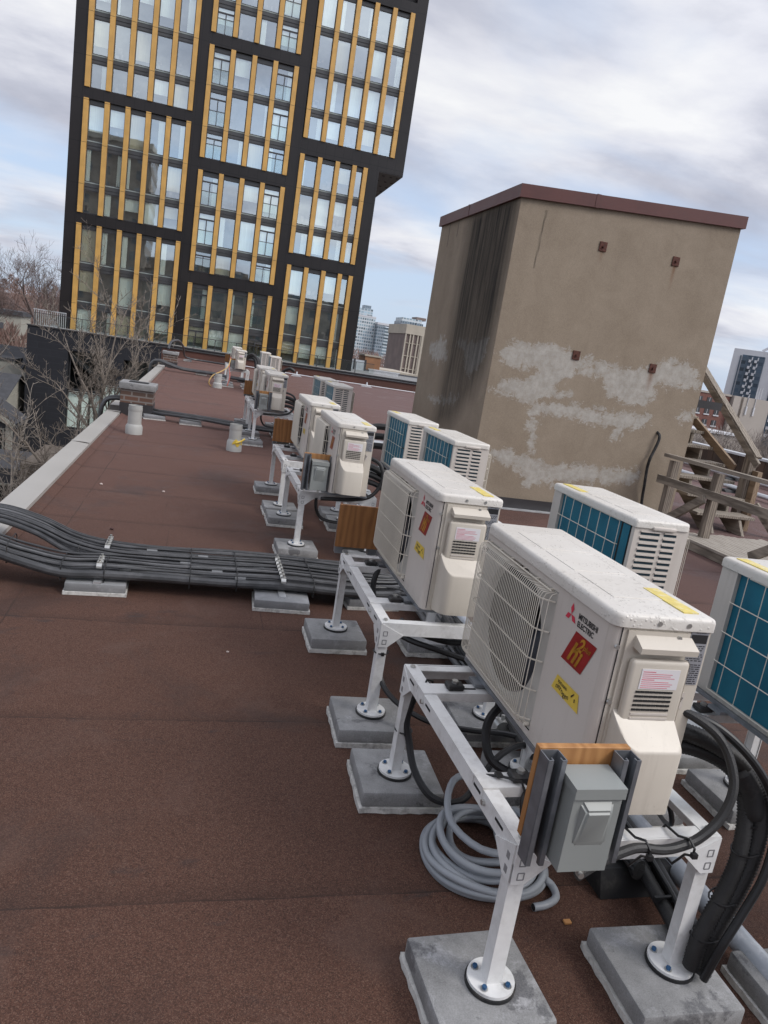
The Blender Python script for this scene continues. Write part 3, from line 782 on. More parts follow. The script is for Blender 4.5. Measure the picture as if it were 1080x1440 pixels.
    cw.box(hx - .0058, hx - .004, ce + .020, cm1 - .018, czl + .012, zm - .006, 2); cw.box(hx - .0058, hx - .004, ce + .020, cm1 - .018, zm + .006, czh - .012, 2)
    cw.build('coil_guard', ['wire', 'slot', 'coil'], t, fixn=False)
    # louvre side (+y)
    lo = B(); ns = 14
    for i in range(ns):
        z = zt - .03 - i * (H - .10) / ns
        for xa, xb in ((-hx + .055, -.012), (.008, hx - .03)):
            lo.prism([(xa, z), (xb, z), (xb, z - .0115), (xa, z - .0115)], lambda u, w_, d: (u, hy + d, w_), -.004, .0008, 0)
            lo.box(xa - .002, xb + .002, hy + .0008, hy + .006, z + .0002, z + .006, 1)
    lo.build('louvres', ['coil_dark', 'unit'], t)
    hd = B(); hd.rbox(-.06, .05, hy + .0005, hy + .014, zt - .018, zt - .002, .005, 2); hd.build('handle', 'unit', t)
    return t
M['coil_dark'] = simple('blue_black_fins', (.006, .03, .045), .5)
GA, GB = 'outdoor units in the left row with grilles facing the roof edge', 'outdoor units in the right row with blue coils showing'
ZS = .492
wide = make_unit(.812, .262, .468, 'nearest outdoor unit with open wire grille, red badge and yellow tape note', GA)
narrow = make_unit(.71, .255, .445, 'blue coiled outdoor unit cut off by the right picture edge', GB)
wide.location = (1.115, 1.777, ZS); wide.rotation_euler = (0, 0, rad(-.8))
dup(wide, (1.085, 3.02, ZS), 'second outdoor unit of the left row, just behind the nearest one', rad(-.5))
Aloc = [(1.06, 5.17, 'third outdoor unit of the left row, nearer one of the middle pair'),
        (1.06, 6.56, 'fourth outdoor unit of the left row, farther one of the middle pair'),
        (1.03, 10.4, 'fifth outdoor unit of the left row, beside the small orange backed switch'),
        (1.0, 11.75, 'sixth outdoor unit of the left row, mostly hidden behind the fifth'),
        (.99, 20.0, 'seventh outdoor unit of the left row, near the far parapet'),
        (1.0, 22.9, 'farthest outdoor unit of the left row, in front of the yellow striped tower')]
for x, y, lb in Aloc: dup(wide, (x, y, ZS), lb)
narrow.location = (1.9, 1.63, ZS + .03); narrow.rotation_euler = (0, 0, math.pi)
Bloc = [(1.875, 2.83, 'outdoor unit with blue coil and black louvres directly behind the nearest white unit'),
        (1.80, 4.86, 'nearer of two blue coiled units beside the stained penthouse corner'),
        (1.78, 5.93, 'farther of two blue coiled units beside the stained penthouse corner'),
        (1.80, 9.62, 'nearer blue coiled unit of the small pair halfway down the roof'),
        (1.80, 10.75, 'farther blue coiled unit of the small pair halfway down the roof'),
        (1.76, 18.6, 'nearer pale unit of the distant right hand pair below the tower'),
        (1.76, 21.6, 'farther pale unit of the distant right hand pair below the tower')]
for x, y, lb in Bloc: dup(narrow, (x, y, ZS + .03), lb, math.pi)

# ------------------------------------------------------------------ stands and pavers
LX, LY = .256, .433       # half leg spacing
def make_stand():
    t = thing('equipment_stand', 'nearest white steel stand, carrying the grey disconnect switch', 'stand', group='white steel stands under the outdoor units')
    z1 = .48; w = .043
    for s in (-1, 1):
        f = B(); x = s * LX
        f.box(x - w / 2, x + w / 2, -LY - w / 2, LY + w / 2, z1 - .004, z1)                    # angle: top flange
        f.box(x + s * w / 2 - (.004 if s > 0 else 0), x + s * w / 2 + (0 if s > 0 else .004), -LY - w / 2, LY + w / 2, z1 - .05, z1 - .0042)  # side flange
        for y in (-.36, -.22, .19, .36):
            f.box(x + s * (w / 2 + .0002), x + s * (w / 2 + .0014), y - .022, y + .022, z1 - .022, z1 - .015, 1)
        for y in (-.27, .24):
            f.cyl((x + s * (w / 2), y, z1 - .024), (x + s * (w / 2 + .008), y, z1 - .024), .008, n=6, m=2)
        f.build('side_rail', ['frame', 'slot', 'screw'], t)
    for s in (-1, 1):
        e = B(); y = s * LY
        e.box(-LX + w / 2 + .0005, LX - w / 2 - .0005, y - w / 2 + .003, y + w / 2 - .003, z1 - .006, z1 - .002)
        yy = y + s * (w / 2)
        e.box(-LX - w / 2, LX + w / 2, min(yy, yy + s * .004), max(yy, yy + s * .004), z1 - .052, z1 - .0005)
        for sx in (-1, 1):
            x = sx * LX
            # gusset plates with square punched marks
            e.prism([(x + sx * w / 2, z1 - .003), (x - sx * .075, z1 - .05), (x - sx * .015, z1 - .102), (x + sx * w / 2, z1 - .102)],
                    lambda a, c, d: (a, d, c), yy + s * .0042, yy + s * .0072, 0)
            for k in range(2):
                zc = z1 - .045 - k * .036
                for (dx, dz, ww, hh) in ((0, .009, .016, .003), (0, -.009, .016, .003), (-.008, 0, .003, .018), (.008, 0, .003, .018)):
                    e.box(x + dx - ww / 2, x + dx + ww / 2, min(yy + s * .0072, yy + s * .0080), max(yy + s * .0072, yy + s * .0080), zc + dz - hh / 2, zc + dz + hh / 2, 1)
            xx = x + sx * w / 2
            e.prism([(y + s * w / 2, z1 - .003), (y - s * .075, z1 - .05), (y - s * .015, z1 - .102), (y + s * w / 2, z1 - .102)],
                    lambda a, c, d: (d, a, c), xx + sx * .0002, xx + sx * .0034, 0)
            for k in range(2):
                zc = z1 - .045 - k * .036
                e.box(min(xx + sx * .0034, xx + sx * .0042), max(xx + sx * .0034, xx + sx * .0042), y - .007, y + .007, zc - .009, zc + .009, 1)
            e.cyl((x, y, z1 + .0002), (x, y, z1 + .007), .009, n=6, m=2)
        e.build('end_rail', ['frame', 'punch', 'screw'], t)
    for y in (-.222, .272):
        c = B(); c.box(-LX - w / 2 - .003, LX + w / 2 + .003, y - .03, y + .03, z1 + .002, z1 + .006)
        c.box(-LX - w / 2 - .003, LX + w / 2 + .003, y - .033, y - .030, z1 - .022, z1 + .006); c.box(-LX - w / 2 - .003, LX + w / 2 + .003, y + .030, y + .033, z1 - .022, z1 + .006)
        for x in (-.14, .14): c.box(x - .05, x + .05, y - .005, y + .005, z1 + .0062, z1 + .0072, 1)
        for x in (-.165, .165): c.rbox(x - .028, x + .028, y - .022, y + .022, z1 + .0075, z1 + .0265, .004, 1, 3); c.cyl((x, y, z1 + .026), (x, y, z1 + .036), .011, n=6, m=2)
        c.build('crossbar', ['frame', 'slot', 'screw', 'rubber'], t)
    for sx in (-1, 1):
        for sy in (-1, 1):
            x, y = sx * LX, sy * LY
            l = B(); a = .0195
            # folded angle post: two plates and a return
            l.box(x - a, x + a, y - a, y - a + .003, .094, z1 - .006) if sy < 0 else l.box(x - a, x + a, y + a - .003, y + a, .094, z1 - .006)
            xo = x - a if sx < 0 else x + a - .003
            ya, yb = (y - a + .0032, y + a) if sy < 0 else (y - a, y + a - .0032)
            l.box(xo, xo + .003, ya, yb, .094, z1 - .006)
            l.box(x - a + .0035, x + a - .0035, y - a + .0035, y + a - .0035, .094, z1 - .03)
            leg = l.build('leg', 'frame', t)
            p = B(); p.cyl((x, y, .086), (x, y, .094), .058, n=32); p.cyl((x, y, .0775), (x, y, .0858), .062, n=32, m=1)
            for k in range(4):
                an = math.pi / 4 + k * math.pi / 2
                q = (x + .043 * math.cos(an), y + .043 * math.sin(an))
                p.cyl((*q, .0942), (*q, .0965), .0095, n=14, m=2); p.cyl((*q, .0965), (*q, .103), .0062, n=6, m=3)
            p.build('foot_plate', ['frame', 'rubber', 'screw', 'blue'], leg)
    return t
stand = make_stand()
SA = [(1.055, 1.725, 'nearest white stand'), (1.055, 3.0, 'second stand of the left row'), (1.03, 5.375, 'third stand of the left row'), (1.03, 6.58, 'fourth stand of the left row'),
      (1.03, 10.42, 'fifth stand of the left row'), (1.02, 11.7, 'sixth stand of the left row'), (.98, 20.3, 'seventh stand of the left row'), (.98, 22.9, 'farthest stand of the left row')]
SB = [(1.925, 1.62, 'stand cut off at right'), (1.9, 2.83, 'second stand of the right row'), (1.85, 4.88, 'third stand of the right row'), (1.83, 5.95, 'fourth stand of the right row'),
      (1.83, 9.65, 'fifth stand of the right row'), (1.83, 10.78, 'sixth stand of the right row'), (1.8, 18.6, 'seventh stand of the right row'), (1.8, 21.6, 'farthest stand of the right row')]
what = {0: 'nearest white steel stand, carrying the unit beside the conduit coil', 1: 'white steel stand second from the front under the unit with the brown board'}
pav = None
PG = 'concrete pavers under the stand legs'
def make_paver():
    t = thing('concrete_paver', '', 'paver', group=PG)
    b = B(); b.rbox(-.143, .143, -.137, .137, .022, .0765, .007, 2); b.build('slab', 'concrete', t)
    vs = []; n = 40
    for i in range(n):   # ragged foam pad
        a = i / n
        per = [(-.15, -.144), (.15, -.144), (.15, .144), (-.15, .144)]
        k = int(a * 4); u = a * 4 - k; p0, p1 = per[k], per[(k + 1) % 4]
        vs.append((p0[0] + (p1[0] - p0[0]) * u + R.uniform(-.003, .003), p0[1] + (p1[1] - p0[1]) * u + R.uniform(-.003, .003)))
    p = B(); p.prism(vs, lambda a, c, d: (a, c, d), .002, .0215); p.build('foam_pad', 'pad', t)
    return t
pav = make_paver(); first = True
k_ = 0
for row, S in (('left', SA), ('right', SB)):
    for i, (x, y, nm) in enumerate(S):
        if k_ == 0: stand.location = (x, y, 0); stand.rotation_euler = (0, 0, rad(1.))
        else: dup(stand, (x, y, 0), 'white steel frame, the %s' % nm, rad(R.uniform(-.6, .6)))
        k_ += 1
        for sx, cn in ((-1, 'left'), (1, 'right')):
            for sy, fn in ((-1, 'near'), (1, 'far')):
                lb = 'grey concrete paver under the %s %s leg of the %s' % (fn, cn, nm)
                loc = (x + sx * LX + R.uniform(-.015, .015), y + sy * LY + R.uniform(-.015, .02), 0); rz = rad(R.uniform(-2.5, 2.5) + R.choice((0, 180)))
                if first: pav.location = loc; pav.rotation_euler = (0, 0, rz); pav['label'] = lb; first = False
                else: dup(pav, loc, lb, rz)

# ------------------------------------------------------------------ switch boxes on boards
def make_switch():
    t = thing('disconnect_switch', 'nearest grey disconnect switch on an orange plywood board', 'switch box', group='grey disconnect switches on plywood boards')
    b = B(); b.rbox(-.11, .11, 0, .018, .0, .215, .0012, 1); b.build('backing_board', 'ply', t)
    for x in (-.088, .088):
        c = B(); z0, z1 = -.04, .211
        c.box(x - .0205, x + .0205, -.004, -.0015, z0, z1); 
        for s in (-1, 1):
            c.box(x + s * .0205 - .0013, x + s * .0205 + .0013, -.041, -.0042, z0, z1)
            xe = x + s * .0155; c.box(xe - .0055, xe + .0055, -.0435, -.0412, z0, z1); c.box(x + s * .0105 - .0012, x + s * .0105 + .0012, -.041, -.032, z0, z1)
        c.cyl((x, -.012, .09), (x, -.004, .09), .008, n=6)
        c.build('channel_strut', 'steel', t)
    b = B(); b.prism([(-.024, -.005), (-.024, -.082), (.158, -.082), (.158, -.005)], lambda z, y, x: (x, y, z), -.058, .054)
    bx = b.build('enclosure', 'grey_box', t)
    l = B(); l.prism([(.1585, -.004), (.180, -.008), (.174, -.088), (.150, -.088), (.150, -.0825), (.1585, -.0825)], lambda z, y, x: (x, y, z), -.061, .057); l.build('hood', 'grey_box', bx)
    d = B(); o = [(-.040, .040), (.036, .040), (.036, .142), (-.040, .142)]; i_ = [(-.033, .046), (.030, .046), (.027, .126), (-.030, .126)]
    vs = [(x, -.0822, z) for x, z in o] + [(x, -.0845 if z < .06 else -.098, z) for x, z in i_]
    d.add(vs, [(4, 5, 6, 7)] + [(k, (k + 1) % 4, 4 + (k + 1) % 4, 4 + k) for k in range(4)])
    bm = bmesh.new(); me = bpy.data.meshes.new('tmp'); me.from_pydata(d.v, [], d.f); bm.from_mesh(me)
    bmesh.ops.bevel(bm, geom=[e_ for e_ in bm.edges if not e_.is_boundary], offset=.005, segments=2, affect='EDGES'); bm.verts.index_update()
    d = B(); d.add([x.co[:] for x in bm.verts], [tuple(y.index for y in f_.verts) for f_ in bm.faces], 0, True); bm.free(); bpy.data.meshes.remove(me)
    d.build('door_bulge', 'grey_box', bx)
    h = B(); h.box(-.004, .008, -.078, -.070, -.041, -.0245); h.cyl((.002, -.082, -.037), (.002, -.068, -.037), .007, n=12); h.build('hasp', 'screw', bx)
    return t
sw = make_switch(); sw.location = (.866, 1.215, .540)
for (x, y, lb) in ((.85, 4.87, 'grey disconnect switch on plywood at the front of the third stand'), (.85, 9.92, 'small grey disconnect switch beside the fifth outdoor unit'),
                   (.80, 19.78, 'tiny grey disconnect switch by the distant seventh outdoor unit')):
    dup(sw, (x, y, .545), lb)
bd = None
BG = 'brown boards seen from behind'
for (x, y, lb) in ((.865, 3.50, 'brown plywood board standing on the far end of the second stand'), (.855, 7.08, 'brown plywood board behind the fourth outdoor unit of the left row'),
                   (.83, 12.22, 'small brown board behind the sixth outdoor unit'), (.80, 23.4, 'tiny brown board on the farthest left stand')):
    t = thing('plywood_board', lb, 'board', (x, y, .5), BG)
    b = B(); b.rbox(-.115, .115, 0, .018, 0, .225, .0012, 1); b.build('board', 'ply_dark', t)
    for s in (-.088, .088):
        b = B(); b.box(s - .02, s + .02, .0185, .06, -.04, .21); b.build('channel_strut', 'steel', t)
    b = B(); b.rbox(-.06, .06, .061, .17, -.03, .17, .003, 1); b.build('enclosure', 'grey_box', t)

# ------------------------------------------------------------------ pipe bundles, cables and conduits
def bundle_near():
    t = thing('insulated_pipe_bundle', 'thick strapped bundle of grey insulated pipes crossing the roof to the edge', 'pipe bundle')
    rr = random.Random(3)
    def path(yo, z, side, j):
        # side 0: far half, 1: near half; both climb the edge and drop over it
        y0 = 4.16 + yo
        k = rr.uniform(-.015, .015)
        if side == 0:
            p = [(-1.52, y0 + .36, -1.2), (-1.50, y0 + .36, -.15), (-1.38, y0 + .36, .16 + z * .5), (-1.12, y0 + .33, .21 + z * .5), (-.85, y0 + .22, .18 + z * .6), (-.62, y0 + .08, .12 + z)]
        else:
            p = [(-1.50, y0 + .10, -1.2), (-1.48, y0 + .10, -.2), (-1.34, y0 + .10, .13 + z * .5), (-1.10, y0 + .08, .19 + z * .5), (-.85, y0 + .03, .14 + z * .7), (-.62, y0 - .01, .10 + z)]
        p += [(-.4, y0 + k, .105 + z), (-.1, y0 - k, .10 + z), (.25, y0 + k * .5, .10 + z + rr.uniform(-.006, .006)), (.6, y0, .105 + z), (.95, y0 - .03, .10 + z)]
        ex = 1.28 + .25 * ((yo + .26) / .52)
        if j % 2: p += [(ex - .08, y0 - .03, .09 + z), (ex + .02, y0 - .14, .085 + z * .8), (ex + .04, y0 - .5, .06 + z * .6), (ex + .05, y0 - 1.2, .055 + z * .6)]
        else: p += [(ex - .08, y0 + .02, .09 + z), (ex + .02, y0 + .14, .085 + z * .8), (ex + .04, y0 + .5, .06 + z * .6), (ex + .05, y0 + 1.0, .055 + z * .6)]
        return p
    k = 0; yo = -.235; tops = []
    while yo < .25:
        r = (.024, .016, .021, .015, .019)[k % 5]
        side = 1 if yo < .0 else 0
        b = B(); b.tube(smooth_path([(x, y, zz) for x, y, zz in path(yo + r, r - .022, side, k)], 7), r, 10)
        b.build('pipe', 'bundle' if k % 3 else 'bundle_b', t)
        if k % 5 in (1, 3):
            b = B(); b.tube(smooth_path(path(yo + r * 2, .034, side, k + 1), 7), .0095 if k % 5 == 1 else .013, 8); b.build('pipe', 'bundle' if k % 2 else 'bundle_b', t)
        if k % 5 != 3:
            b = B(); b.tube(smooth_path(path(yo + r * 2.1, .038 + .004 * (k % 3), side, k), 7), .0062, 6); b.build('wire', 'bundle_b', t)
        yo += 2 * r + .001; k += 1
    # cable ties and bits of tape
    for x, ya, yb in ((-.62, 3.93, 4.16), (-.58, 4.22, 4.50), (-.40, 3.92, 4.15), (.05, 3.92, 4.42), (.31, 3.92, 4.42), (.75, 3.9, 4.4), (-.9, 4.0, 4.22)):
        b = B(); z0, z1 = .066, .156; e = .012
        if x == -.9: z0, z1 = .115, .225
        b.tube([(x, ya, z0 + e), (x, ya, z1 - .02), (x, ya + .03, z1), (x, yb - .03, z1), (x, yb, z1 - .02), (x, yb, z0), (x, ya, z0), (x, ya, z0 + e)], .003, 5)
        b.build('strap', 'rubber', t)
    M['ducttape'] = simple('grey_tape_band', (.17, .175, .18), .4)
    for x, y, z in ((-.18, 4.35, .133), (.12, 4.30, .135), (.2, 4.05, .133), (.45, 4.2, .134), (-.30, 4.02, .133), (.02, 4.15, .134), (.62, 4.35, .13), (.33, 3.98, .132)):
        b = B(); b.tube([(x - .03, y, z - .012), (x + .03, y, z - .012)], .0215, 10); b.build('tape_band', 'ducttape', t)
    return t
bundle_near()
PBG = 'small blocks carrying the pipe bundles'
M['alu'] = simple('block_concrete_light', (.23, .235, .24), .6, var=.15, scale=9, dirt=(.36, .36, .37), dirtamt=.7, dirtscale=12, bumpS=.3)
def make_block():
    t = thing('support_block', 'grey block with foam base under the bundle, nearer the roof edge', 'support block', group=PBG)
    b = B(); b.rbox(-.155, .155, -.125, .125, .019, .066, .006, 2); b.build('block', 'alu', t)
    b = B(); b.box(-.162, .162, -.132, .132, .001, .0185); b.build('foam_pad', 'pad', t)
    return t
def clamps(x, ys, z, label):
    t = thing('pipe_clamp_rail', label, 'clamp rail', (x, 0, 0), 'rails of shiny pipe clamps over the bundle')
    b = B(); b.box(-.02, .02, min(ys) - .07, max(ys) + .05, .0665, .0755); b.build('rail', 'pale_steel', t)
    for y in ys:
        c = B(); pts = [(0, y + .030 * math.cos(a), z - .014 + .026 * math.sin(a)) for a in [math.pi * i / 8 for i in range(9)]]
        for i in range(8):
            p, q = pts[i], pts[i + 1]
            c.add([(-.014, p[1], p[2]), (.014, p[1], p[2]), (.014, q[1], q[2]), (-.014, q[1], q[2])], [(0, 1, 2, 3)], 0, True)
        c.cyl((0, y, z + .008), (0, y, z + .028), .0075, n=6); c.box(-.014, .014, y - .012, y + .012, z + .010, z + .014)
        c.build('pipe_clamp', 'screw', t, fixn=False)
blk = make_block(); blk.location = (-.44, 4.02, 0); blk.rotation_euler = (0, 0, rad(2))
dup(blk, (.57, 3.93, 0), 'grey block with foam base under the bundle, nearer the white stands', rad(-3))
dup(blk, (1.12, 4.05, 0), 'grey block with foam base under the bundle behind the brown board', rad(4))
clamps(-.43, [3.97, 4.02, 4.07, 4.31, 4.36, 4.41, 4.46], .155, 'row of shiny clamps across the bundle nearer the roof edge')
clamps(.57, [3.93, 3.99, 4.05, 4.11, 4.17, 4.24, 4.31], .155, 'row of shiny clamps across the bundle nearer the white stands')
for x, y, rz, lb in ((-.08, 11.32, 4, 'flat grey block under the pipe by the nearer chimney'), (.02, 23.2, 0, 'distant flat block under the pipe nearer the far chimney'), (.55, 22.4, 0, 'distant flat block under the pipe nearer the far stand'),
                     (-.62, 11.45, 8, 'flat grey block at the foot of the nearer brick chimney'), (-.55, 30.3, 0, 'tiny flat block by the far red brown parapet')):
    dup(blk, (x, y, 0), lb, rad(rz))
cl = []
def far_bundle(label, pts, n, r, sp):
    t = thing('insulated_pipe_bundle', label, 'pipe bundle')
    rr = random.Random(len(label))
    for i in range(n):
        dy = (i - n / 2) * sp; dz = rr.uniform(0, .03)
        b = B(); b.tube(smooth_path([(x, y + dy + rr.uniform(-.02, .02), z + dz) for x, y, z in pts], 6), r * rr.uniform(.75, 1.15), 8); b.build('pipe', 'foam' if i % 2 else 'bundle_b', t)
far_bundle('black insulated pipes running from the nearer brick chimney to the stands', [(-1.42, 11.75, -.6), (-1.40, 11.75, .05), (-1.2, 11.8, .2), (-.85, 11.72, .12), (-.6, 11.55, .09), (-.3, 11.4, .10), (.1, 11.28, .105), (.5, 11.2, .09), (.9, 11.15, .08), (1.5, 11.1, .08)], 3, .030, .055)
far_bundle('black insulated pipes draped over the roof edge by the far brick chimney', [(-1.48, 22.9, -.6), (-1.45, 22.9, .1), (-1.25, 22.9, .26), (-.95, 22.9, .2), (-.6, 22.9, .12), (-.2, 22.9, .10), (.4, 22.7, .11), (.9, 22.4, .09), (1.5, 22.3, .08)], 4, .04, .06)
far_bundle('black pipe looping over the far brick chimney', [(-1.1, 25.4, .55), (-1.05, 26, .78), (-.85, 27, .82), (-.7, 28, .6), (-.65, 29, .25), (-.45, 30, .12), (.1, 30.2, .1), (.9, 30.0, .1)], 2, .035, .06)
# lines under the near stands
cg = 'black cables under the near stands'
cable('black_cable', 'black cable hanging in a loop from the far left leg of the nearest stand', 'cable', [(.845, 2.07, .445), (.825, 2.13, .43), (.800, 2.145, .30), (.812, 2.12, .22), (.83, 2.06, .14), (.88, 1.99, .088), (.97, 1.97, .085), (1.05, 2.02, .12), (1.14, 2.10, .16), (1.25, 2.16, .18), (1.38, 2.2, .15)], .0125)
cable('black_cable', 'black cable slung low from the second stand toward the nearest stand', 'cable', [(.805, 2.60, .36), (.812, 2.57, .24), (.85, 2.5, .185), (.93, 2.43, .15), (1.02, 2.38, .135), (1.15, 2.34, .135), (1.30, 2.30, .14), (1.5, 2.2, .12)], .0115)
cable('black_cable', 'black cable curling down below the near end of the nearest fan grille', 'cable', [(1.12, 1.93, .5), (1.06, 1.95, .47), (1.0, 1.93, .42), (.985, 1.90, .36), (1.0, 1.86, .31), (1.06, 1.82, .29), (1.15, 1.80, .285), (1.28, 1.80, .27), (1.42, 1.82, .2)], .0145)
for i, (dy, z, r) in enumerate(((2.62, .10, .02), (2.70, .085, .022), (2.78, .09, .018), (2.52, .07, .02))):
    cable('insulated_pipe', ('black insulated pipe passing beneath the second stand, lying lowest', 'black insulated pipe beneath the second stand with a steel clamp', 'thin black pipe beneath the second stand beside the grey drain pipe', 'black insulated pipe ending under the nearest stand')[i], 'pipe',
          [(1.46 + i * .035, 3.6, z), (1.42 + i * .035, 3.1, z), (1.38 + i * .03, dy, z + .01), (1.32 + i * .04, 2.2, z + .04), (1.38 + i * .03, 1.9, z + .03), (1.42, 1.6, z + .02)], r, 'foam', group='black insulated pipes beneath the second stand')
tt = thing('pipe_clamp_rail', 'small steel clamp on the black pipe behind the nearest fan grille', 'clamp rail', (1.25, 2.42, .09))
b = B(); b.box(-.09, .03, -.02, .02, -.01, .0); b.box(-.09, .03, -.02, -.017, .0, .02); b.cyl((.06, -.02, .02), (.06, .02, .02), .03, n=14); b.cyl((.06, 0, .05), (.06, 0, .07), .008, n=6); b.build('clamp', 'screw', tt)
cable('black_cable', 'black cable dangling along the inside of the second stand crossbar', 'cable', [(1.0, 3.25, .50), (.93, 3.25, .47), (.90, 3.18, .38), (.93, 3.05, .30), (1.02, 2.95, .25), (1.15, 2.85, .24), (1.35, 2.8, .2)], .014)
cable('black_cable', 'black cable strung below the near rail of the second stand', 'cable', [(.88, 2.63, .46), (.93, 2.64, .425), (1.0, 2.62, .40), (1.12, 2.60, .385), (1.26, 2.62, .40), (1.36, 2.66, .43)], .012)
# the thick sleeves from the nearest unit
ins = thing('insulated_pipe_pair', 'thick ribbed black insulated pipes curving down from the nearest unit onto a paver', 'pipes')
def ribbed(pts, r, name, mat='foam', pitch=.0085, amp=.0026):
    P = smooth_path(pts, 14); b = B()
    # resample evenly and ripple the radius
    out = [P[0]]; acc = 0
    for a, c in zip(P, P[1:]):
        seg = (c - a).length; d = pitch / 2 - acc
        while d < seg: out.append(a + (c - a) * (d / seg)); d += pitch / 2
        acc = seg - (d - pitch / 2)
    b.tube(out, [r + (amp if i % 2 else -amp * .3) for i in range(len(out))], 14); return b.build(name, mat, ins, angle=80)
ribbed([(1.10, 1.44, .70), (1.18, 1.42, .70), (1.26, 1.39, .695), (1.34, 1.36, .675), (1.41, 1.33, .635), (1.455, 1.305, .575), (1.462, 1.285, .50), (1.45, 1.27, .42), (1.427, 1.26, .34), (1.399, 1.255, .26), (1.379, 1.25, .19), (1.374, 1.245, .10)], .0205, 'pipe')
ribbed([(1.10, 1.44, .645), (1.19, 1.425, .645), (1.29, 1.40, .648), (1.37, 1.37, .630), (1.415, 1.34, .595), (1.431, 1.318, .545), (1.430, 1.297, .48), (1.418, 1.278, .405), (1.394, 1.266, .33), (1.365, 1.26, .25), (1.345, 1.254, .18), (1.340, 1.25, .11)], .0195, 'pipe')
b = B(); b.tube(smooth_path([(1.40, 1.335, .63), (1.438, 1.315, .575), (1.45, 1.30, .51)], 6), [.022] + [.031] * 11 + [.027], 14); b.build('joint_sleeve', 'rubber', ins)
for p, d in (((1.435, 1.28, .435), .036), ((1.398, 1.268, .305), .037), ((1.364, 1.26, .205), .036), ((1.449, 1.30, .50), .03)):
    b = B(); pts = [(p[0] + d * math.cos(a), p[1] + d * .85 * math.sin(a), p[2] + .25 * d * math.cos(a)) for a in [2 * math.pi * i / 16 for i in range(17)]]
    b.tube(pts, .0025, 5); b.build('strap', 'cable', ins)
b = B(); b.tube(smooth_path([(1.16, 1.42, .765), (1.23, 1.385, .755), (1.31, 1.34, .735), (1.39, 1.295, .675), (1.455, 1.27, .59), (1.475, 1.25, .50), (1.452, 1.225, .40), (1.41, 1.215, .30), (1.372, 1.21, .21), (1.352, 1.215, .11)], 7), .0105, 10); b.build('cable', 'cable', ins)
cable('black_cable', 'black cable looping from the nearest switch along the stand rail up to the unit', 'cable', [(.90, 1.19, .455), (.96, 1.205, .475), (1.03, 1.217, .492), (1.07, 1.220, .497), (1.13, 1.222, .488), (1.18, 1.228, .489), (1.24, 1.235, .506), (1.295, 1.245, .552), (1.325, 1.262, .615), (1.322, 1.29, .675), (1.295, 1.32, .725), (1.25, 1.36, .752), (1.20, 1.40, .762), (1.14, 1.44, .76)], .0115, 'foam', 10)
for x, y, lb in ((1.085, 1.20, 'black cable tie round the near stand rail beside the switch'), (1.205, 1.20, 'black cable tie round the near stand rail toward its right corner')):
    b = B(); yf = 1.268
    b.tube([(x, 1.31, .4865), (x, 1.318, .47), (x, 1.315, .418), (x + .003, 1.262, .415), (x + .004, 1.232, .465), (x + .003, 1.208, .48), (x + .002, 1.207, .50), (x, 1.225, .511), (x, 1.262, .492), (x, 1.31, .4865)], .0032, 6); b.box(x - .005, x + .009, 1.198, 1.209, .478, .49)
    tag(b.build('cable_tie', 'cable'), lb, 'cable tie')
b = B(); b.tube([(.80, 1.535, .478), (.84, 1.50, .496), (.885, 1.47, .50), (.90, 1.45, .46), (.90, 1.455, .44)], .0035, 6); b.box(.828, .845, 1.495, 1.515, .493, .501)
tag(b.build('cable_tie', 'cable'), 'black cable tie over the near crossbar of the nearest stand', 'cable tie')
for x, y, z, lb in ((.80, 2.16, .24, 'black cable tie round the far left leg of the nearest stand'), (.80, 2.575, .345, 'black cable tie round the near left leg of the second stand')):
    b = B(); b.tube([(x + .03 * math.cos(a), y + .03 * math.sin(a), z) for a in [2 * math.pi * i / 12 for i in range(13)]], .003, 5); b.box(x - .006, x + .006, y - .036, y - .026, z - .006, z + .006)
    tag(b.build('cable_tie', 'cable'), lb, 'cable tie')
b = B(); b.tube([(.79, 2.03, .455), (.81, 2.05, .487), (.835, 2.06, .478), (.84, 2.07, .45)], .0035, 6)
tag(b.build('cable_tie', 'cable'), 'black cable tie knotted on the far left rail of the nearest stand', 'cable tie')
cable('black_cable', 'short black cable dropping through the near crossbar behind the board', 'cable', [(.93, 1.50, .50), (.90, 1.46, .46), (.895, 1.43, .42), (.91, 1.38, .36), (.95, 1.33, .40), (.955, 1.28, .47)], .013, 'foam')
# same wiring on the farther units, simpler
for i, (x, y) in enumerate(((1.03, 4.82), (1.01, 9.9))):
    nm = ('third', 'fifth')[i]
    cable('black_cable', 'black cable looping from the %s left unit down past its stand rail' % nm, 'cable', [(x - .14, y + .02, .455), (x - .02, y + .03, .46), (x + .1, y + .03, .47), (x + .2, y + .02, .50), (x + .26, y + .02, .57), (x + .28, y + .03, .66), (x + .25, y + .06, .74), (x + .16, y + .1, .77), (x + .1, y + .12, .76)], .014, 'foam')
    for j in range(3):
        cable('insulated_pipe', 'black insulated pipe curving down from the %s left unit, %s of three' % (nm, ('upper', 'middle', 'lower')[j]), 'pipe', [(x + .1, y + .16, .70 - j * .06), (x + .2, y + .14, .70 - j * .055), (x + .32, y + .1, .65 - j * .05), (x + .38, y + .06, .55 - j * .05), (x + .385, y + .05, .42), (x + .37, y + .08, .25), (x + .38, y + .2, .1), (x + .42, y + .6, .06)], .026 - j * .003, 'foam')
    cable('black_cable', 'black cable sagging beneath the %s left stand' % nm, 'cable', [(x - .16, y + .1, .44), (x - .15, y + .1, .36), (x - .10, y + .12, .29), (x, y + .12, .27), (x + .12, y + .12, .28), (x + .25, y + .15, .33)], .012)
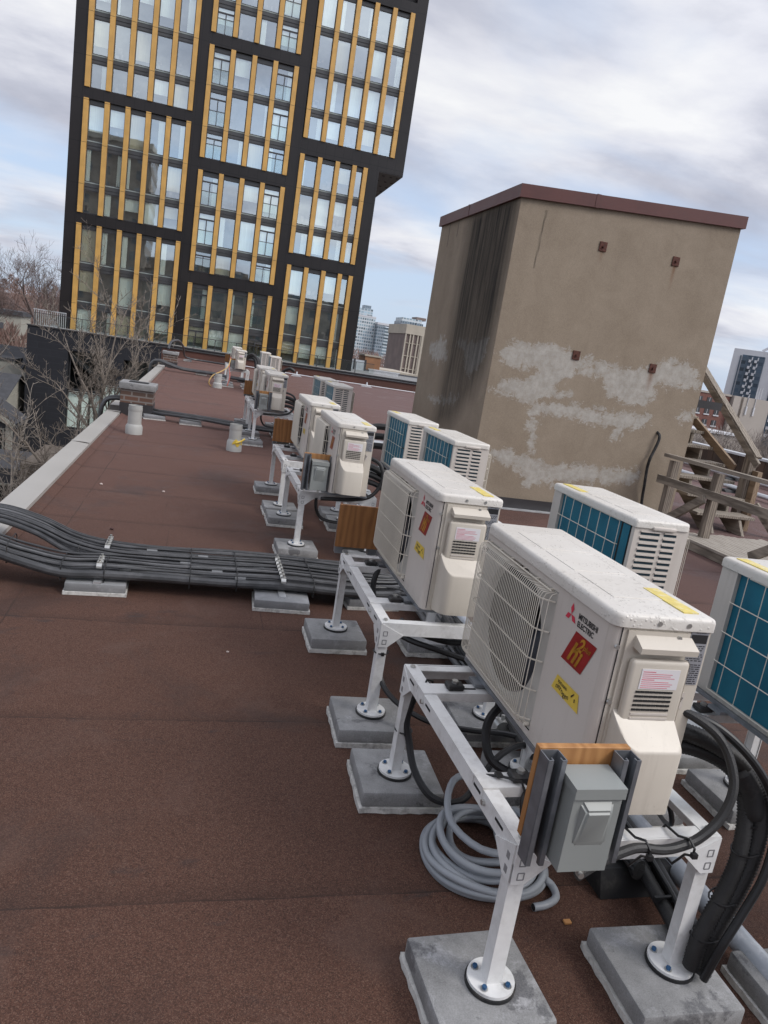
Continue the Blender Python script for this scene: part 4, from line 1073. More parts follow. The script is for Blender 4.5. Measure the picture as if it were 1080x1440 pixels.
cable('insulated_pipe', 'thick black pipe standing up behind the sixth left unit', 'pipe', [(1.36, 13.2, .1), (1.34, 13.2, .5), (1.38, 13.1, .85), (1.5, 13.0, .98), (1.6, 13, .95)], .03, 'foam')
for j, (dx, dy) in enumerate(((0, 0), (.05, .25), (-.04, .5))):
    cable('insulated_pipe', 'distant black pipe looping between the far rows, %s one' % ('nearest', 'middle', 'farthest')[j], 'pipe', [(1.1 + dx, 19.7 + dy, .8), (1.25 + dx, 19.65 + dy, .95 - j * .05), (1.42 + dx, 19.6 + dy, .8), (1.46 + dx, 19.5 + dy, .45), (1.42 + dx, 19.4 + dy, .1)], .035, 'foam')
for j in range(3):
    cable('insulated_pipe', 'black insulated pipe looping behind the third left unit, %s' % ('lowest', 'middle', 'highest')[j], 'pipe', [(1.36, 6.6, .58 + j * .07), (1.48, 6.5, .62 + j * .08), (1.62, 6.45, .66 + j * .09), (1.8, 6.4, .66 + j * .09)], .03, 'foam')
cable('black_cable', 'black cable hanging below the right stand behind the nearest unit', 'cable', [(1.36, 1.66, .56), (1.48, 1.60, .30), (1.60, 1.75, .16), (1.7, 1.95, .12), (1.78, 2.1, .22)], .008)
# coil of grey conduit on the roof
def coil():
    rr = random.Random(5); pts = []
    turns = [(.198, .0, .012), (.188, .012, .0), (.192, -.012, -.008), (.176, .01, -.012), (.168, -.012, .006), (.152, .018, .01), (.16, -.015, -.012), (.13, .02, .015)]
    nst = 26
    total = len(turns) * nst
    for i in range(total):
        k = i // nst; u = (i % nst) / nst
        r0, x0, y0 = turns[k]; r1, x1, y1 = turns[min(k + 1, len(turns) - 1)]
        r = r0 + (r1 - r0) * u; a = 2 * math.pi * u + .9
        pts.append((1.0 + x0 + (x1 - x0) * u + r * 1.0 * math.cos(a), 1.79 + y0 + (y1 - y0) * u + r * .96 * math.sin(a), .013 + .0145 * k * (.72 + .28 * math.sin(a * 1.0 + k * 2)) + .006 * math.sin(3 * a + k)))
    tail = [(1.155, 1.70, .02), (1.175, 1.655, .014), (1.165, 1.61, .013), (1.12, 1.585, .013), (1.075, 1.578, .013)]
    head = [(.895, 1.90, .135), (.94, 1.98, .16), (1.0, 2.0, .16), (1.05, 1.95, .13), (1.06, 1.87, .10), (1.04, 1.79, .08), (1.08, 1.72, .05), (1.13, 1.76, .03)]
    P = list(reversed(tail)) + [Vector(p) for p in pts[1:]] + [(1.11, 1.80, .10), (1.04, 1.69, .11), (.94, 1.70, .115), (.885, 1.80, .12)] + head
    P = smooth_path(P, 3)
    b = B(); out = [P[0]]; acc = 0; pitch = .0028
    for a, c in zip(P, P[1:]):
        seg = (c - a).length
        if seg < 1e-6: continue
        d = pitch - acc
        while d < seg: out.append(a + (c - a) * (d / seg)); d += pitch
        acc = seg - (d - pitch)
    b.tube(out, [.0112 + (.0005 if i % 2 else 0) for i in range(len(out))], 10, caps=False)
    p0, p1 = out[0], out[1]; d = (p0 - p1).normalized()
    b.tube([p0 + d * .0005, p0 - d * .03], [.0092, .0092], 10, 1); 
    o = b.build('conduit_coil', ['tan_pvc', 'slot'], angle=80); tag(o, 'loose coil of ribbed grey flexible conduit lying on the brown roof', 'conduit')
coil()
b = B(); b.tube([(1.60, .3, .066), (1.60, 1.4, .066), (1.59, 1.95, .068), (1.60, 4.0, .07), (1.62, 5.5, .07)], .034, 20); b.cyl((1.595, 1.98, .068), (1.595, 2.08, .068), .041, n=20)
tag(b.build('drain_pipe', 'pvc'), 'grey plastic pipe lying along the roof beneath the right stands', 'pipe')
t = thing('insulated_pipe_pair', 'two parallel black pipes with tape marks lying under the nearest stand', 'pipes')
for i, (x0, x1, r) in enumerate(((1.475, 1.40, .021), (1.528, 1.455, .021))):
    b = B(); b.tube(smooth_path([(x0 + .06, 2.6, .08), (x0 + .03, 2.1, .08), (x0, 1.74, .085), (x0 - .03, 1.55, .08), (x1, 1.40, .10), (x1 - .03, 1.30, .10)], 6), r, 12); b.build('pipe', 'foam', t)
b = B(); b.tube(smooth_path([(1.52, 2.1, .108), (1.50, 1.74, .112), (1.475, 1.55, .108), (1.425, 1.40, .125), (1.40, 1.31, .12)], 6), .008, 8); b.build('cable', 'cable', t)
for y in (1.66, 1.48):
    b = B(); b.box(1.42 if y > 1.6 else 1.39, 1.56 if y > 1.6 else 1.53, y - .004, y + .004, .099, .118); b.build('strap', 'cable', t)
# rubber roof block with channel
t = thing('rubber_block', 'black rubber support block with steel channel on top under the nearest stand', 'support block', (1.43, 1.69, 0))
b = B(); b.prism([(-.085, 0.002), (.085, .002), (.055, .085), (-.055, .085)], lambda y, z, x: (x, y, z), -.115, .155); b.build('block', 'rubber', t)
b = B(); b.box(-.10, .14, -.02, .02, .0855, .09); b.box(-.10, .14, -.02, -.017, .09, .118); b.box(-.10, .14, .017, .02, .09, .118); b.build('channel', 'pale_steel', t)
# scraps on the roof
M['chip'] = simple('wood_chip', (.45, .22, .08), .7); M['grit'] = simple('pale_grit', (.5, .42, .38), .8); M['leafm'] = simple('dry_leaf', (.05, .02, .018), .8)
b = B(); b.rbox(1.150, 1.172, 1.520, 1.535, .001, .008, .001, 1); tag(b.build('wood_chip', 'chip'), 'small orange wood chip on the roof in front of the conduit coil', 'wood chip')
for i, (x, y, s, mt, lb) in enumerate(((.25, 3.25, .008, 'grit', 'small pale pebble on the open roof near the second stand'), (-.22, 6.55, .014, 'grit', 'pale pebble on the roof between bundle and vent pipes'), (-.5, 5.2, .016, 'leafm', 'dark curled leaf on the roof beyond the bundle near the edge'),
                                       (.16, 4.9, .016, 'leafm', 'dark curled leaf on the roof beyond the bundle near the stands'), (.95, 1.52, .006, 'grit', 'tiny pale chip just in front of the conduit coil'), (1.03, 1.62, .007, 'grit', 'tiny pale chip beside the cut end of the conduit'), (-.75, 6.6, .016, 'grit', 'pale scrap on the roof beside the coping'))):
    b = B(); rr = random.Random(i); vs = []; bm = bmesh.new(); bmesh.ops.create_icosphere(bm, subdivisions=1, radius=s)
    for v in bm.verts: v.co *= rr.uniform(.7, 1.2); v.co.z *= .55
    bm.verts.index_update(); b.add([(v.co.x + x, v.co.y + y, v.co.z + s * .45) for v in bm.verts], [tuple(q.index for q in f.verts) for f in bm.faces]); bm.free()
    tag(b.build('pebble' if mt == 'grit' else 'leaf', mt), lb, 'pebble' if mt == 'grit' else 'leaf')

# ------------------------------------------------------------------ chimneys and vents
def chimney(x, y, sx, sy, h, label):
    t = thing('brick_chimney', label, 'chimney', (x, y, 0))
    b = B(); b.box(-sx, sx, -sy, sy, .19, h); b.build('stack', 'chimney_brick', t)
    b = B(); b.box(-sx - .006, sx + .006, -sy - .006, sy + .006, .0, .19); b.build('flashing', 'darkmetal', t)
    b = B(); b.rbox(-sx - .03, sx + .03, -sy - .03, sy + .03, h + .001, h + .10, .012, 2); b.build('cap', 'concrete', t)
    b = B(); b.box(-sx * .6, sx * .6, -sy * .5, sy * .5, h + .102, h + .106); b.build('flue_opening', 'dark', t)
chimney(-.89, 11.72, .235, .24, .395, 'low brick chimney with grey concrete cap at the roof edge')
chimney(-.98, 24.6, .22, .22, .42, 'small far brick chimney with black pipe looped over it')
def vent(x, y, r, h, label, tape=False, r2=1.35, hb=.16):
    t = thing('vent_pipe', label, 'vent pipe', (x, y, 0))
    b = B(); b.tube([(0, 0, hb), (0, 0, h)], r, 28, caps=False); b.tube([(0, 0, h), (0, 0, h - .2)], r * .88, 28, caps=False)
    b.tube([(0, 0, h - .004), (0, 0, h)], [r, r * .9], 28, caps=False); b.tube([(0, 0, h - .205), (0, 0, h - .2)], r * .88, 28, 1)
    b.tube([(0, 0, h - .075), (0, 0, h - .06), (0, 0, h - .03)], [r, r * 1.05, r * 1.05], 28, caps=False)
    b.build('pipe', ['vent', 'dark'], t)
    b = B(); b.tube([(0, 0, .001), (0, 0, hb - .03), (0, 0, hb)], [r * r2, r * (r2 - .02), r * 1.02], 28); b.build('base_sleeve', 'vent', t)
    if tape:
        b = B(); n = 10; vs = [(r * r2 * 1.03 * math.cos(a), r * r2 * 1.03 * math.sin(a)) for a in [-1.9 + 1.5 * i / n for i in range(n + 1)]]
        for i in range(n): b.add([(*vs[i], .085 + .02 * math.sin(i)), (*vs[i + 1], .085 + .02 * math.sin(i + 1)), (*vs[i + 1], .135 + .03 * math.sin(i * .8)), (*vs[i], .135 + .03 * math.sin(i * .8 - .8))], [(0, 1, 2, 3)])
        b.tube([(r * .2, -r * 1.45, .12), (r * 1.0, -r * 1.3, .15), (r * 1.5, -r * .8, .175)], .012, 5); b.build('tape', 'tape', t, fixn=False)
vent(-.76, 9.75, .085, .37, 'grey vent pipe standing beside the nearer chimney', hb=.13, r2=1.25)
vent(.50, 9.3, .078, .345, 'grey vent pipe with yellow tape scrap near the stands', True, hb=.15, r2=1.25)
vent(.44, 19.0, .09, .36, 'distant grey vent pipe beside the far left stand', hb=.14, r2=1.3)
M['hose'] = simple('yellow_hose', (.50, .33, .12), .5); M['hose_r'] = simple('red_hose', (.55, .16, .12), .5)
cable('service_hose', 'thin yellow hose curving from the distant vent pipe to the far stand', 'hose', [(.28, 19.0, .02), (.22, 18.9, .12), (.3, 18.95, .3), (.5, 19.1, .42), (.66, 19.3, .55), (.72, 19.5, .75)], .014, 'hose')
cable('service_hose', 'thin red hose hanging down the far left stand', 'hose', [(.72, 19.6, .8), (.70, 19.55, .55), (.74, 19.5, .3), (.70, 19.5, .05)], .014, 'hose_r')
# steel pipes on the right part of the roof
PG2 = 'steel pipes running along the right of the roof'
for x, z, r, lb in ((11.4, .09, .045, 'pale steel pipe along the roof below the right parapet'), (9.75, .09, .045, 'pale steel pipe along the roof nearer the wooden stairs')):
    b = B(); b.tube([(x, 2, z), (x, 18, z)], r, 12); tag(b.build('steel_pipe', 'pale_steel'), lb, 'pipe', PG2)
for x, y, lb in ((11.4, 13.2, 'small dark block under the pale pipe behind the wooden stairs'), (9.75, 11.2, 'small dark block under the nearer pale pipe behind the wooden stairs')):
    b = B(); b.prism([(-.16, .002), (.16, .002), (.1, .044), (-.1, .044)], lambda a, z, d: (x + d, y + a, z), -.25, .25); tag(b.build('support_block', 'rubber'), lb, 'support block')
b = B(); b.tube([(1.5, 8.35, .45), (3.0, 8.40, .45)], .03, 10); b.tube([(1.5, 8.35, .45), (1.5, 8.35, .0)], .03, 10)
tag(b.build('steel_pipe', 'pale_steel'), 'pale steel pipe rail beyond the middle outdoor units', 'pipe')
# lightning-protection wire with small clips before the far parapet
t = thing('conductor_wire', 'thin wire with pale clips along the foot of the far parapet', 'wire')
b = B(); b.tube([(1.5, 31.2, .1), (5, 30.9, .06), (9, 30.6, .06), (12, 30.4, .06)], .02, 5); b.build('wire', 'pale_steel', t)
for x, y in ((3.9, 30.8), (6.9, 30.5), (9.3, 30.4)):
    b = B(); b.prism([(-.22, .002), (.22, .002), (.12, .07), (-.12, .07)], lambda a, z, d: (x + a, y + d, z), -.15, .15); b.cyl((x, y, .07), (x, y, .2), .04, .025, 8); b.build('clip', 'pale_steel', t)

# ------------------------------------------------------------------ wooden walkway, railing, stairs
t = thing('wooden_walkway', 'pale weathered plank walkway on the roof right of the penthouse', 'walkway')
b = B()
for i in range(19):
    x = 5.10 + i * .066 ; b.rbox(x, x + .060, 1.2 + R.uniform(0, .05), 6.62 + R.uniform(-.05, .05), .085, .112, .003, 1)
b.build('planks', 'deckwood', t)
b = B(); b.box(5.11, 5.15, 1.25, 6.6, .003, .0845); b.box(6.30, 6.34, 1.25, 6.6, .003, .0845)
for y in (1.3, 3, 5, 6.5): b.box(5.155, 6.295, y, y + .04, .003, .0845)
b.build('joists', 'oldwood', t)
t = thing('wooden_railing', 'weathered wooden guard railing in front of the wooden stairs', 'railing')
X = 5.35
b = B(); b.bar((X, 1.5, .885), (X, 7.30, .862), .09, .04, up=(0, 0, 1)); b.build('top_rail', 'oldwood', t)
b = B(); b.bar((X - .03, 1.5, .60), (X - .03, 7.33, .575), .036, .092); b.build('mid_rail', 'oldwood', t)
for y in (7.18, 6.42, 5.0, 3.6, 2.2):
    b = B(); b.bar((X + .036, y, .003 if y > 7 else .1125), (X + .036, y, .815), .085, .085); b.build('post', 'oldwood_z', t)
b = B(); b.bar((X - .075, 6.42, .53), (X - .075, 7.02, .12), .04, .09); b.build('brace', 'oldwood', t)
b = B(); b.bar((X - .075, 5.0, .53), (X - .075, 5.6, .14), .04, .09); b.build('brace', 'oldwood', t)
t = thing('wooden_stairs', 'weathered wooden stairs climbing beside the penthouse with a sloping handrail', 'stairs')
sx0, sx1 = 5.98, 6.78
n = 9
for i in range(n):
    y, z = 7.32 + i * .25, .19 + i * .182
    b = B(); b.rbox(sx0 - .03, sx1 + .03, y - .02, y + .26, z, z + .038, .004, 1); b.build('tread', 'oldwood', t)
for x in (sx0 + .16, sx1 - .20):
    b = B(); pts = [(7.20, .003)]
    for i in range(n):
        y, z = 7.32 + i * .25, .188 + i * .182
        pts += [(y, z), (y + .25, z)]
    yl, zl = pts[-1]; pts += [(yl, zl - .25), (7.46, .003)]
    b.prism(pts, lambda a, z, d: (d, a, z), x, x + .04); b.build('stringer', 'oldwood', t)
XR = 6.88
b = B(); b.bar((XR - .07, 7.50, .86), (XR - .07, 10.0, 2.67), .04, .085); b.build('handrail', 'oldwood', t)
b = B(); b.bar((XR - .035, 7.55, .955), (XR - .035, 9.4, 2.295), .09, .03); b.build('handrail_cap', 'oldwood', t)
b = B(); b.bar((XR - .10, 7.86, .76), (XR - .10, 10.0, 1.86), .04, .105); b.build('lower_rail', 'newwood', t)
b = B(); b.bar((XR + .01, 7.72, .003), (XR + .01, 7.72, 1.05), .11, .11); b.build('newel_post', 'oldwood_z', t)
b = B(); b.bar((XR + .05, 7.60, .003), (XR + .05, 7.60, .78), .07, .10); b.build('newel_post', 'newwood', t)
b = B(); b.bar((XR + .10, 7.55, .36), (XR + .20, 7.18, .03), .045, .09); b.build('brace', 'oldwood', t)
b = B(); b.box(sx0, XR + .05, 9.55, 10.3, 1.80, 1.84)
for x in (sx0 + .05, XR - .05):
    for y in (9.65, 10.2): b.box(x - .045, x + .045, y - .045, y + .045, .003, 1.799)
b.build('landing', 'oldwood', t)
b = B(); b.bar((5.72, 8.2, 1.50), (6.62, 8.2, 1.50), .07, .10); b.build('crosspiece', 'darkmetal', t)

# ------------------------------------------------------------------ tower
def glass_mat(name, tint, refl, rough=.015):
    m, t, _, _ = nt(name)
    tr = t.nodes.new('ShaderNodeBsdfTransparent'); tr.inputs[0].default_value = (.93, .97, .95, 1)
    gl = t.nodes.new('ShaderNodeBsdfGlossy'); gl.inputs[0].default_value = (*tint, 1); gl.inputs['Roughness'].default_value = rough
    v = coords(t, (1, 1, 1), True)
    L(t, bump(t, noise_n(t, v, .55, 2), .05, .05), gl.inputs['Normal'])
    mx = t.nodes.new('ShaderNodeMixShader'); mx.inputs[0].default_value = refl
    o = t.nodes.new('ShaderNodeOutputMaterial')
    L(t, tr.outputs[0], mx.inputs[1]); L(t, gl.outputs[0], mx.inputs[2]); L(t, mx.outputs[0], o.inputs['Surface'])
    return m
M['glass'] = glass_mat('coated_glass', (.86, .96, 1.0), .44)
M['rail_glass'] = glass_mat('railing_glass', (.8, .9, .9), .16)
def panel_mat():
    m, t, _, _ = nt('black_metal_panels')
    tc = t.nodes.new('ShaderNodeTexCoord'); sp = t.nodes.new('ShaderNodeSeparateXYZ'); L(t, tc.outputs['Object'], sp.inputs[0])
    fx = math_n(t, 'FRACT', math_n(t, 'DIVIDE', math_n(t, 'ADD', sp.outputs[0], 10.1), .668)); fz = math_n(t, 'FRACT', math_n(t, 'DIVIDE', math_n(t, 'SUBTRACT', sp.outputs[2], 1.61), 2.67))
    ln = math_n(t, 'MAXIMUM', math_n(t, 'LESS_THAN', fx, .035), math_n(t, 'LESS_THAN', fz, .011))
    n1 = noise_n(t, tc.outputs['Object'], .35, 4)
    col = ramp(t, n1, [(.3, (.0125, .0105, .0105)), (.7, (.021, .0175, .0172))])
    col = mixc(t, ln, col, (.004, .004, .004))
    finish(t, col, .36, 0, bump(t, noise_n(t, tc.outputs['Object'], .8, 2), .12, .03), .32)
    return m
M['panel'] = panel_mat()
M['goldfin'] = simple('ochre_panels', (.56, .32, .085), .42, var=.12, scale=1.5)
M['mull'] = simple('window_frame_grey', (.045, .045, .048), .4)
M['spandrel'] = simple('spandrel_grey', (.055, .056, .058), .35, var=.2, scale=.5)
M['sill'] = simple('sill_pale', (.26, .30, .29), .4)
M['curtain'] = simple('pale_curtain', (.84, .90, .84), .8, var=.12, scale=4, stretch=(6, 1, .2))
M['curtain_b'] = simple('warm_curtain', (.62, .57, .42), .8, var=.15, scale=4, stretch=(6, 1, .2))
M['room'] = simple('dark_room', (.22, .21, .19), .9, var=.6, scale=.9)
M['interior'] = simple('room_stuff', (.28, .25, .23), .9, var=.6, scale=2.5)
YF = 57.0
tower = thing('apartment_tower', 'black apartment tower with ochre vertical fins and stepped window bays', 'tower')
SL = [1.61 + 2.67 * k for k in range(-1, 12)]
def box_part(name, x0, x1, y0, y1, z0, z1, mat, par=tower):
    b = B(); b.box(x0, x1, y0, y1, z0, z1); return b.build(name, mat, par)
ZT = 31.6
b = B()
b.box(-10.1, 11.45, YF + .62, YF + 17, -.6, 14.66); b.box(-10.1, 13.3, YF + .62, YF + 17, 14.662, ZT)
b.box(-10.1, -9.30, YF, YF + .618, -.6, ZT); b.box(-2.25, -1.55, YF, YF + .618, -.6, ZT); b.box(4.70, 5.45, YF, YF + .618, -.6, ZT)
b.box(10.60, 11.45, YF, YF + .618, -.6, 14.66); b.box(12.48, 13.3, YF, YF + .618, 14.662, ZT)
for z0, z1 in ((7.05, 7.75), (15.06, 15.75), (23.05, 23.80), (31.0, ZT)): b.box(-9.298, -2.252, YF + .003, YF + .618, z0, z1)
for z0, z1 in ((4.36, 5.2), (12.12, 12.95), (20.17, 20.97), (28.1, 28.95)): b.box(-1.548, 4.698, YF + .003, YF + .618, z0, z1)
b.box(5.452, 10.598, YF + .003, YF + .618, 6.87, 7.72); b.box(5.452, 11.45, YF + .003, YF + .618, 14.66, 14.66 + .001) if False else None
b.box(5.452, 12.478, YF + .003, YF + .618, 14.664, 15.75); b.box(5.452, 12.478, YF + .003, YF + .618, 25.5, 26.2)
b.build('wall', 'panel', tower)
box_part('soffit', 11.452, 13.298, YF + .02, YF + 16.9, 14.60, 14.660, 'panel')
b = B()
for i in range(9):
    for x in (11.9, 12.5, 13.0): b.box(x, x + .18, YF + .8 + i * 1.8, YF + 1.0 + i * 1.8, 14.585, 14.599)
b.build('soffit_vent', 'slot', tower)
groups = []
left = [-9.14, -7.80, -6.46, -5.12, -3.78, -2.44]; mid = [-1.36, .10, 1.57, 3.03, 4.50]; rlow = [5.63, 6.95, 8.27, 9.55, 10.40]; rup = [5.68, 7.0, 8.32, 9.64, 10.96, 12.28]
for z0, z1 in ((-.45, 7.05), (7.75, 15.06), (15.75, 23.05)): groups.append((left, z0, z1, 'L'))
for z0, z1 in ((-.45, 4.36), (5.2, 12.12), (12.95, 20.17), (20.97, 25.5)): groups.append((mid, z0, z1, 'M'))
for z0, z1 in ((-.45, 6.87), (7.72, 14.66)): groups.append((rlow, z0, z1, 'R'))
groups.append((rup, 15.75, 25.5, 'U'))
wins = []
rw = random.Random(11)
for cols, z0, z1, nm in groups:
    for x in cols:
        b = B(); b.box(x - .158, x + .158, YF - .10, YF + .45, z0 + .002, z1 - .002)
        for s in SL:
            if z0 < s < z1: b.box(x - .160, x + .160, YF - .104, YF - .099, s - .008, s + .012, 1)
        b.build('fin', ['goldfin', 'slot'], tower)
    cuts = [z0] + [q for q in SL if z0 + .3 < q < z1 - .3] + [z1]
    xa, xb = cols[0] + .161, cols[-1] - .161
    for k in range(1, len(cuts)):
        last = k == len(cuts) - 1; lo = cuts[k] - (.28 if last else .30); hi = cuts[k] - .002 if last else cuts[k] + .218
        sp = B(); sp.box(xa, xb, YF + .19, YF + .616, lo, hi)
        if not last: sp.box(xa, xb, YF + .15, YF + .1899, cuts[k] - .10, cuts[k] - .02); sp.box(xa, xb, YF + .17, YF + .1899, hi - .075, hi - .003, 1)
        sp.build('spandrel', ['spandrel', 'sill'], tower)
    for i in range(len(cols) - 1):
        xa, xb = cols[i] + .162, cols[i + 1] - .162
        for k in range(len(cuts) - 1):
            a, c = cuts[k], cuts[k + 1]
            wins.append((xa, xb, a + (.22 if k else .03), c - (.30 if k < len(cuts) - 2 else .28), nm, i, k))
def window_geo(b, xa, xb, wa, wb, nm, i, k):
    y = YF + .24; fr = .055
    b.box(xa, xa + fr, y - .03, y + .03, wa, wb); b.box(xb - fr, xb, y - .03, y + .03, wa, wb)
    b.box(xa + fr, xb - fr, y - .03, y + .03, wa, wa + fr); b.box(xa + fr, xb - fr, y - .03, y + .03, wb - fr, wb)
    if nm == 'M' and i in (0, 3):
        zm = wa + (wb - wa) * .80; xm = (xa + xb) / 2
        b.box(xa + fr, xb - fr, y - .035, y + .03, zm - .05, zm + .05); b.box(xm - .035, xm + .035, y - .035, y + .03, wa + fr, zm - .05)
        b.box(xa + fr, xb - fr, y - .06, y - .045, wa + .95, wa + .99); b.add([(xa + fr, y - .055, wa + .1), (xb - fr, y - .055, wa + .1), (xb - fr, y - .055, wa + .95), (xa + fr, y - .055, wa + .95)], [(0, 1, 2, 3)], 4)
    b.add([(xa + fr, y, wa + fr), (xb - fr, y, wa + fr), (xb - fr, y, wb - fr), (xa + fr, y, wb - fr)], [(0, 1, 2, 3)], 1)
    # room behind the pane: back, floor shade, curtains or blinds
    yb = YF + .60
    b.add([(xa, yb, wa), (xb, yb, wa), (xb, yb, wb), (xa, yb, wb)], [(0, 1, 2, 3)], 2)
    r = rw.random() * (.85 if wa < 4 else 1.); w = xb - xa; h = wb - wa; yc = YF + .30
    if r < .30:
        f = rw.uniform(.15, .5); s = rw.random() < .5; x0, x1 = (xa, xa + w * f) if s else (xb - w * f, xb)
        b.box(x0, x1, yc, yc + .03, wa, wb, 3)
    elif r < .55: b.box(xa, xb, yc, yc + .02, wa + h * rw.uniform(.0, .55), wb, 3 if rw.random() < .75 else 5)
    elif r < .66: b.box(xa, xb, yc, yc + .02, wa, wb, 5 if rw.random() < .35 else 3)
    if r > .5:
        for q in range(3):
            x0 = rw.uniform(xa, xb - .3); z0 = wa + rw.uniform(0, h * .25); b.box(x0, x0 + rw.uniform(.12, .3), yc + .05, yc + .15, z0, z0 + rw.uniform(.15, .5), 6)
cam0 = Vector((0, 0, 1.5))
wins.sort(key=lambda w: (Vector(((w[0] + w[1]) / 2, YF, (w[2] + w[3]) / 2)) - cam0).length)
WM = ['mull', 'glass', 'room', 'curtain', 'rail_glass', 'curtain_b', 'interior']
for w in wins[:100]:
    b = B(); window_geo(b, *w); b.build('window', WM, tower, fixn=False)
b = B()
for w in wins[100:]: window_geo(b, *w)
o = b.build('windows', WM, tower, fixn=False); o['kind'] = 'stuff'
# podium and its terrace railing
pod = thing('podium_building', 'low black masonry building with white curtained windows at the foot of the tower', 'building')
b = B(); YP = 53.0
b.box(-11.25, -8.72, YP, YP + 20, -11, -.28); b.box(-8.718, -6.45, YP, YP + 20, -1.52, -.28); b.box(-8.718, -6.45, YP, YP + 20, -11, -6.9)
b.box(-6.448, -5.15, YP, YP + 20, -2.4, -.28); b.box(-5.148, -1.6, YP, YP + 20, -1.65, -.28); b.box(-6.448, -1.6, YP, YP + 20, -11, -6.9); b.box(-6.448, -5.15, YP + .6, YP + 20, -6.898, -2.402); b.box(-8.718, -6.45, YP + 1.2, YP + 20, -6.898, -1.522); b.box(-5.148, -1.6, YP + 2.4, YP + 20, -6.898, -1.652)
b.box(-1.598, 26, YP, YP + 20, -11, -.28)
b.build('wall', 'brick_black', pod)
b = B(); b.box(-11.3, 26.05, YP - .06, YP + .35, -.279, -.2); b.build('coping', 'darkmetal', pod)
b = B(); b.box(-11.2, 26, YP + .36, YP + 12, -.279, -.26); b.build('terrace_floor', 'concrete', pod)
for x0, x1, z0, z1, yy in ((-8.68, -6.50, -6.85, -4.3, YP + .5), (-8.68, -6.5, -4.2, -1.55, YP + .7), (-6.4, -5.2, -6.85, -3.6, YP + .2), (-5.1, -3.4, -6.8, -1.7, YP + 1.6), (-3.35, -1.65, -6.8, -1.7, YP + 1.6)):
    b = B(); b.box(x0, x0 + .08, yy, yy + .1, z0, z1); b.box(x1 - .08, x1, yy, yy + .1, z0, z1); b.box(x0 + .08, x1 - .08, yy, yy + .1, z0, z0 + .08); b.box(x0 + .08, x1 - .08, yy, yy + .1, z1 - .08, z1)
    b.add([(x0 + .08, yy + .05, z0), (x1 - .08, yy + .05, z0), (x1 - .08, yy + .05, z1), (x0 + .08, yy + .05, z1)], [(0, 1, 2, 3)], 1)
    b.add([(x0, yy + .5, z0), (x1, yy + .5, z0), (x1, yy + .5, z1), (x0, yy + .5, z1)], [(0, 1, 2, 3)], 2)
    if z0 < -6 and x0 < -6:
        w = x1 - x0
        for f0, f1 in ((.02, .32), (.42, .62), (.70, .98)): b.box(x0 + w * f0, x0 + w * f1, yy + .2, yy + .24, z0, z1, 3)
    b.build('window', ['mull', 'rail_glass', 'room', 'curtain'], pod, fixn=False)
t = thing('glass_railing', 'glass terrace railing in front of the tower base', 'railing')
b = B(); x = -10.9
while x < 12.4:
    b = B(); b.add([(x + .04, YP + .25, -.16), (x + 1.42, YP + .25, -.16), (x + 1.42, YP + .25, .56), (x + .04, YP + .25, .56)], [(0, 1, 2, 3)]); b.build('glass_panel', 'rail_glass', t, fixn=False)
    b = B(); b.box(x - .025, x + .025, YP + .22, YP + .28, -.20, .58); b.build('post', 'mull', t)
    x += 1.46
b = B(); b.box(-10.95, 12.4, YP + .22, YP + .28, .582, .62); b.build('handrail', 'mull', t)
t = thing('picket_railing', 'pale picket railing at the left corner of the black podium', 'railing')
b = B()
for i in range(16): b.box(-11.1 + i * .13, -11.06 + i * .13, YP + 1.0, YP + 1.04, -.25, .78)
b.box(-11.15, -9.1, YP + .98, YP + 1.06, .781, .84); b.build('pickets', 'pale_steel', t)
t = thing('picket_railing', 'white picket railing between the tower and the beige apartment block', 'railing')
b = B(); p = B()
for i in range(26): p.box(13.6 + i * .1, 13.66 + i * .1, 60, 60.05, -.9, .02)
p.build('pickets', 'pale_steel', t)
b.box(13.5, 16.3, 59.96, 60.1, .021, .09); b.build('handrail', 'pale_steel', t)
M['palepanel'] = simple('pale_blue_panel', (.46, .50, .53), .4)
t = thing('terrace_door', 'pair of pale blue door panels on the terrace right of the tower', 'door')
b = B(); b.box(12.55, 13.0, 64.0, 64.1, -1.2, .62); b.box(13.15, 14.0, 64.0, 64.1, -1.2, .62); b.build('panel', 'palepanel', t)
b = B(); b.box(13.001, 13.149, 63.95, 64.1, -1.2, .7); b.box(14.001, 14.15, 63.95, 64.1, -1.2, .7); b.build('frame', 'mull', t)

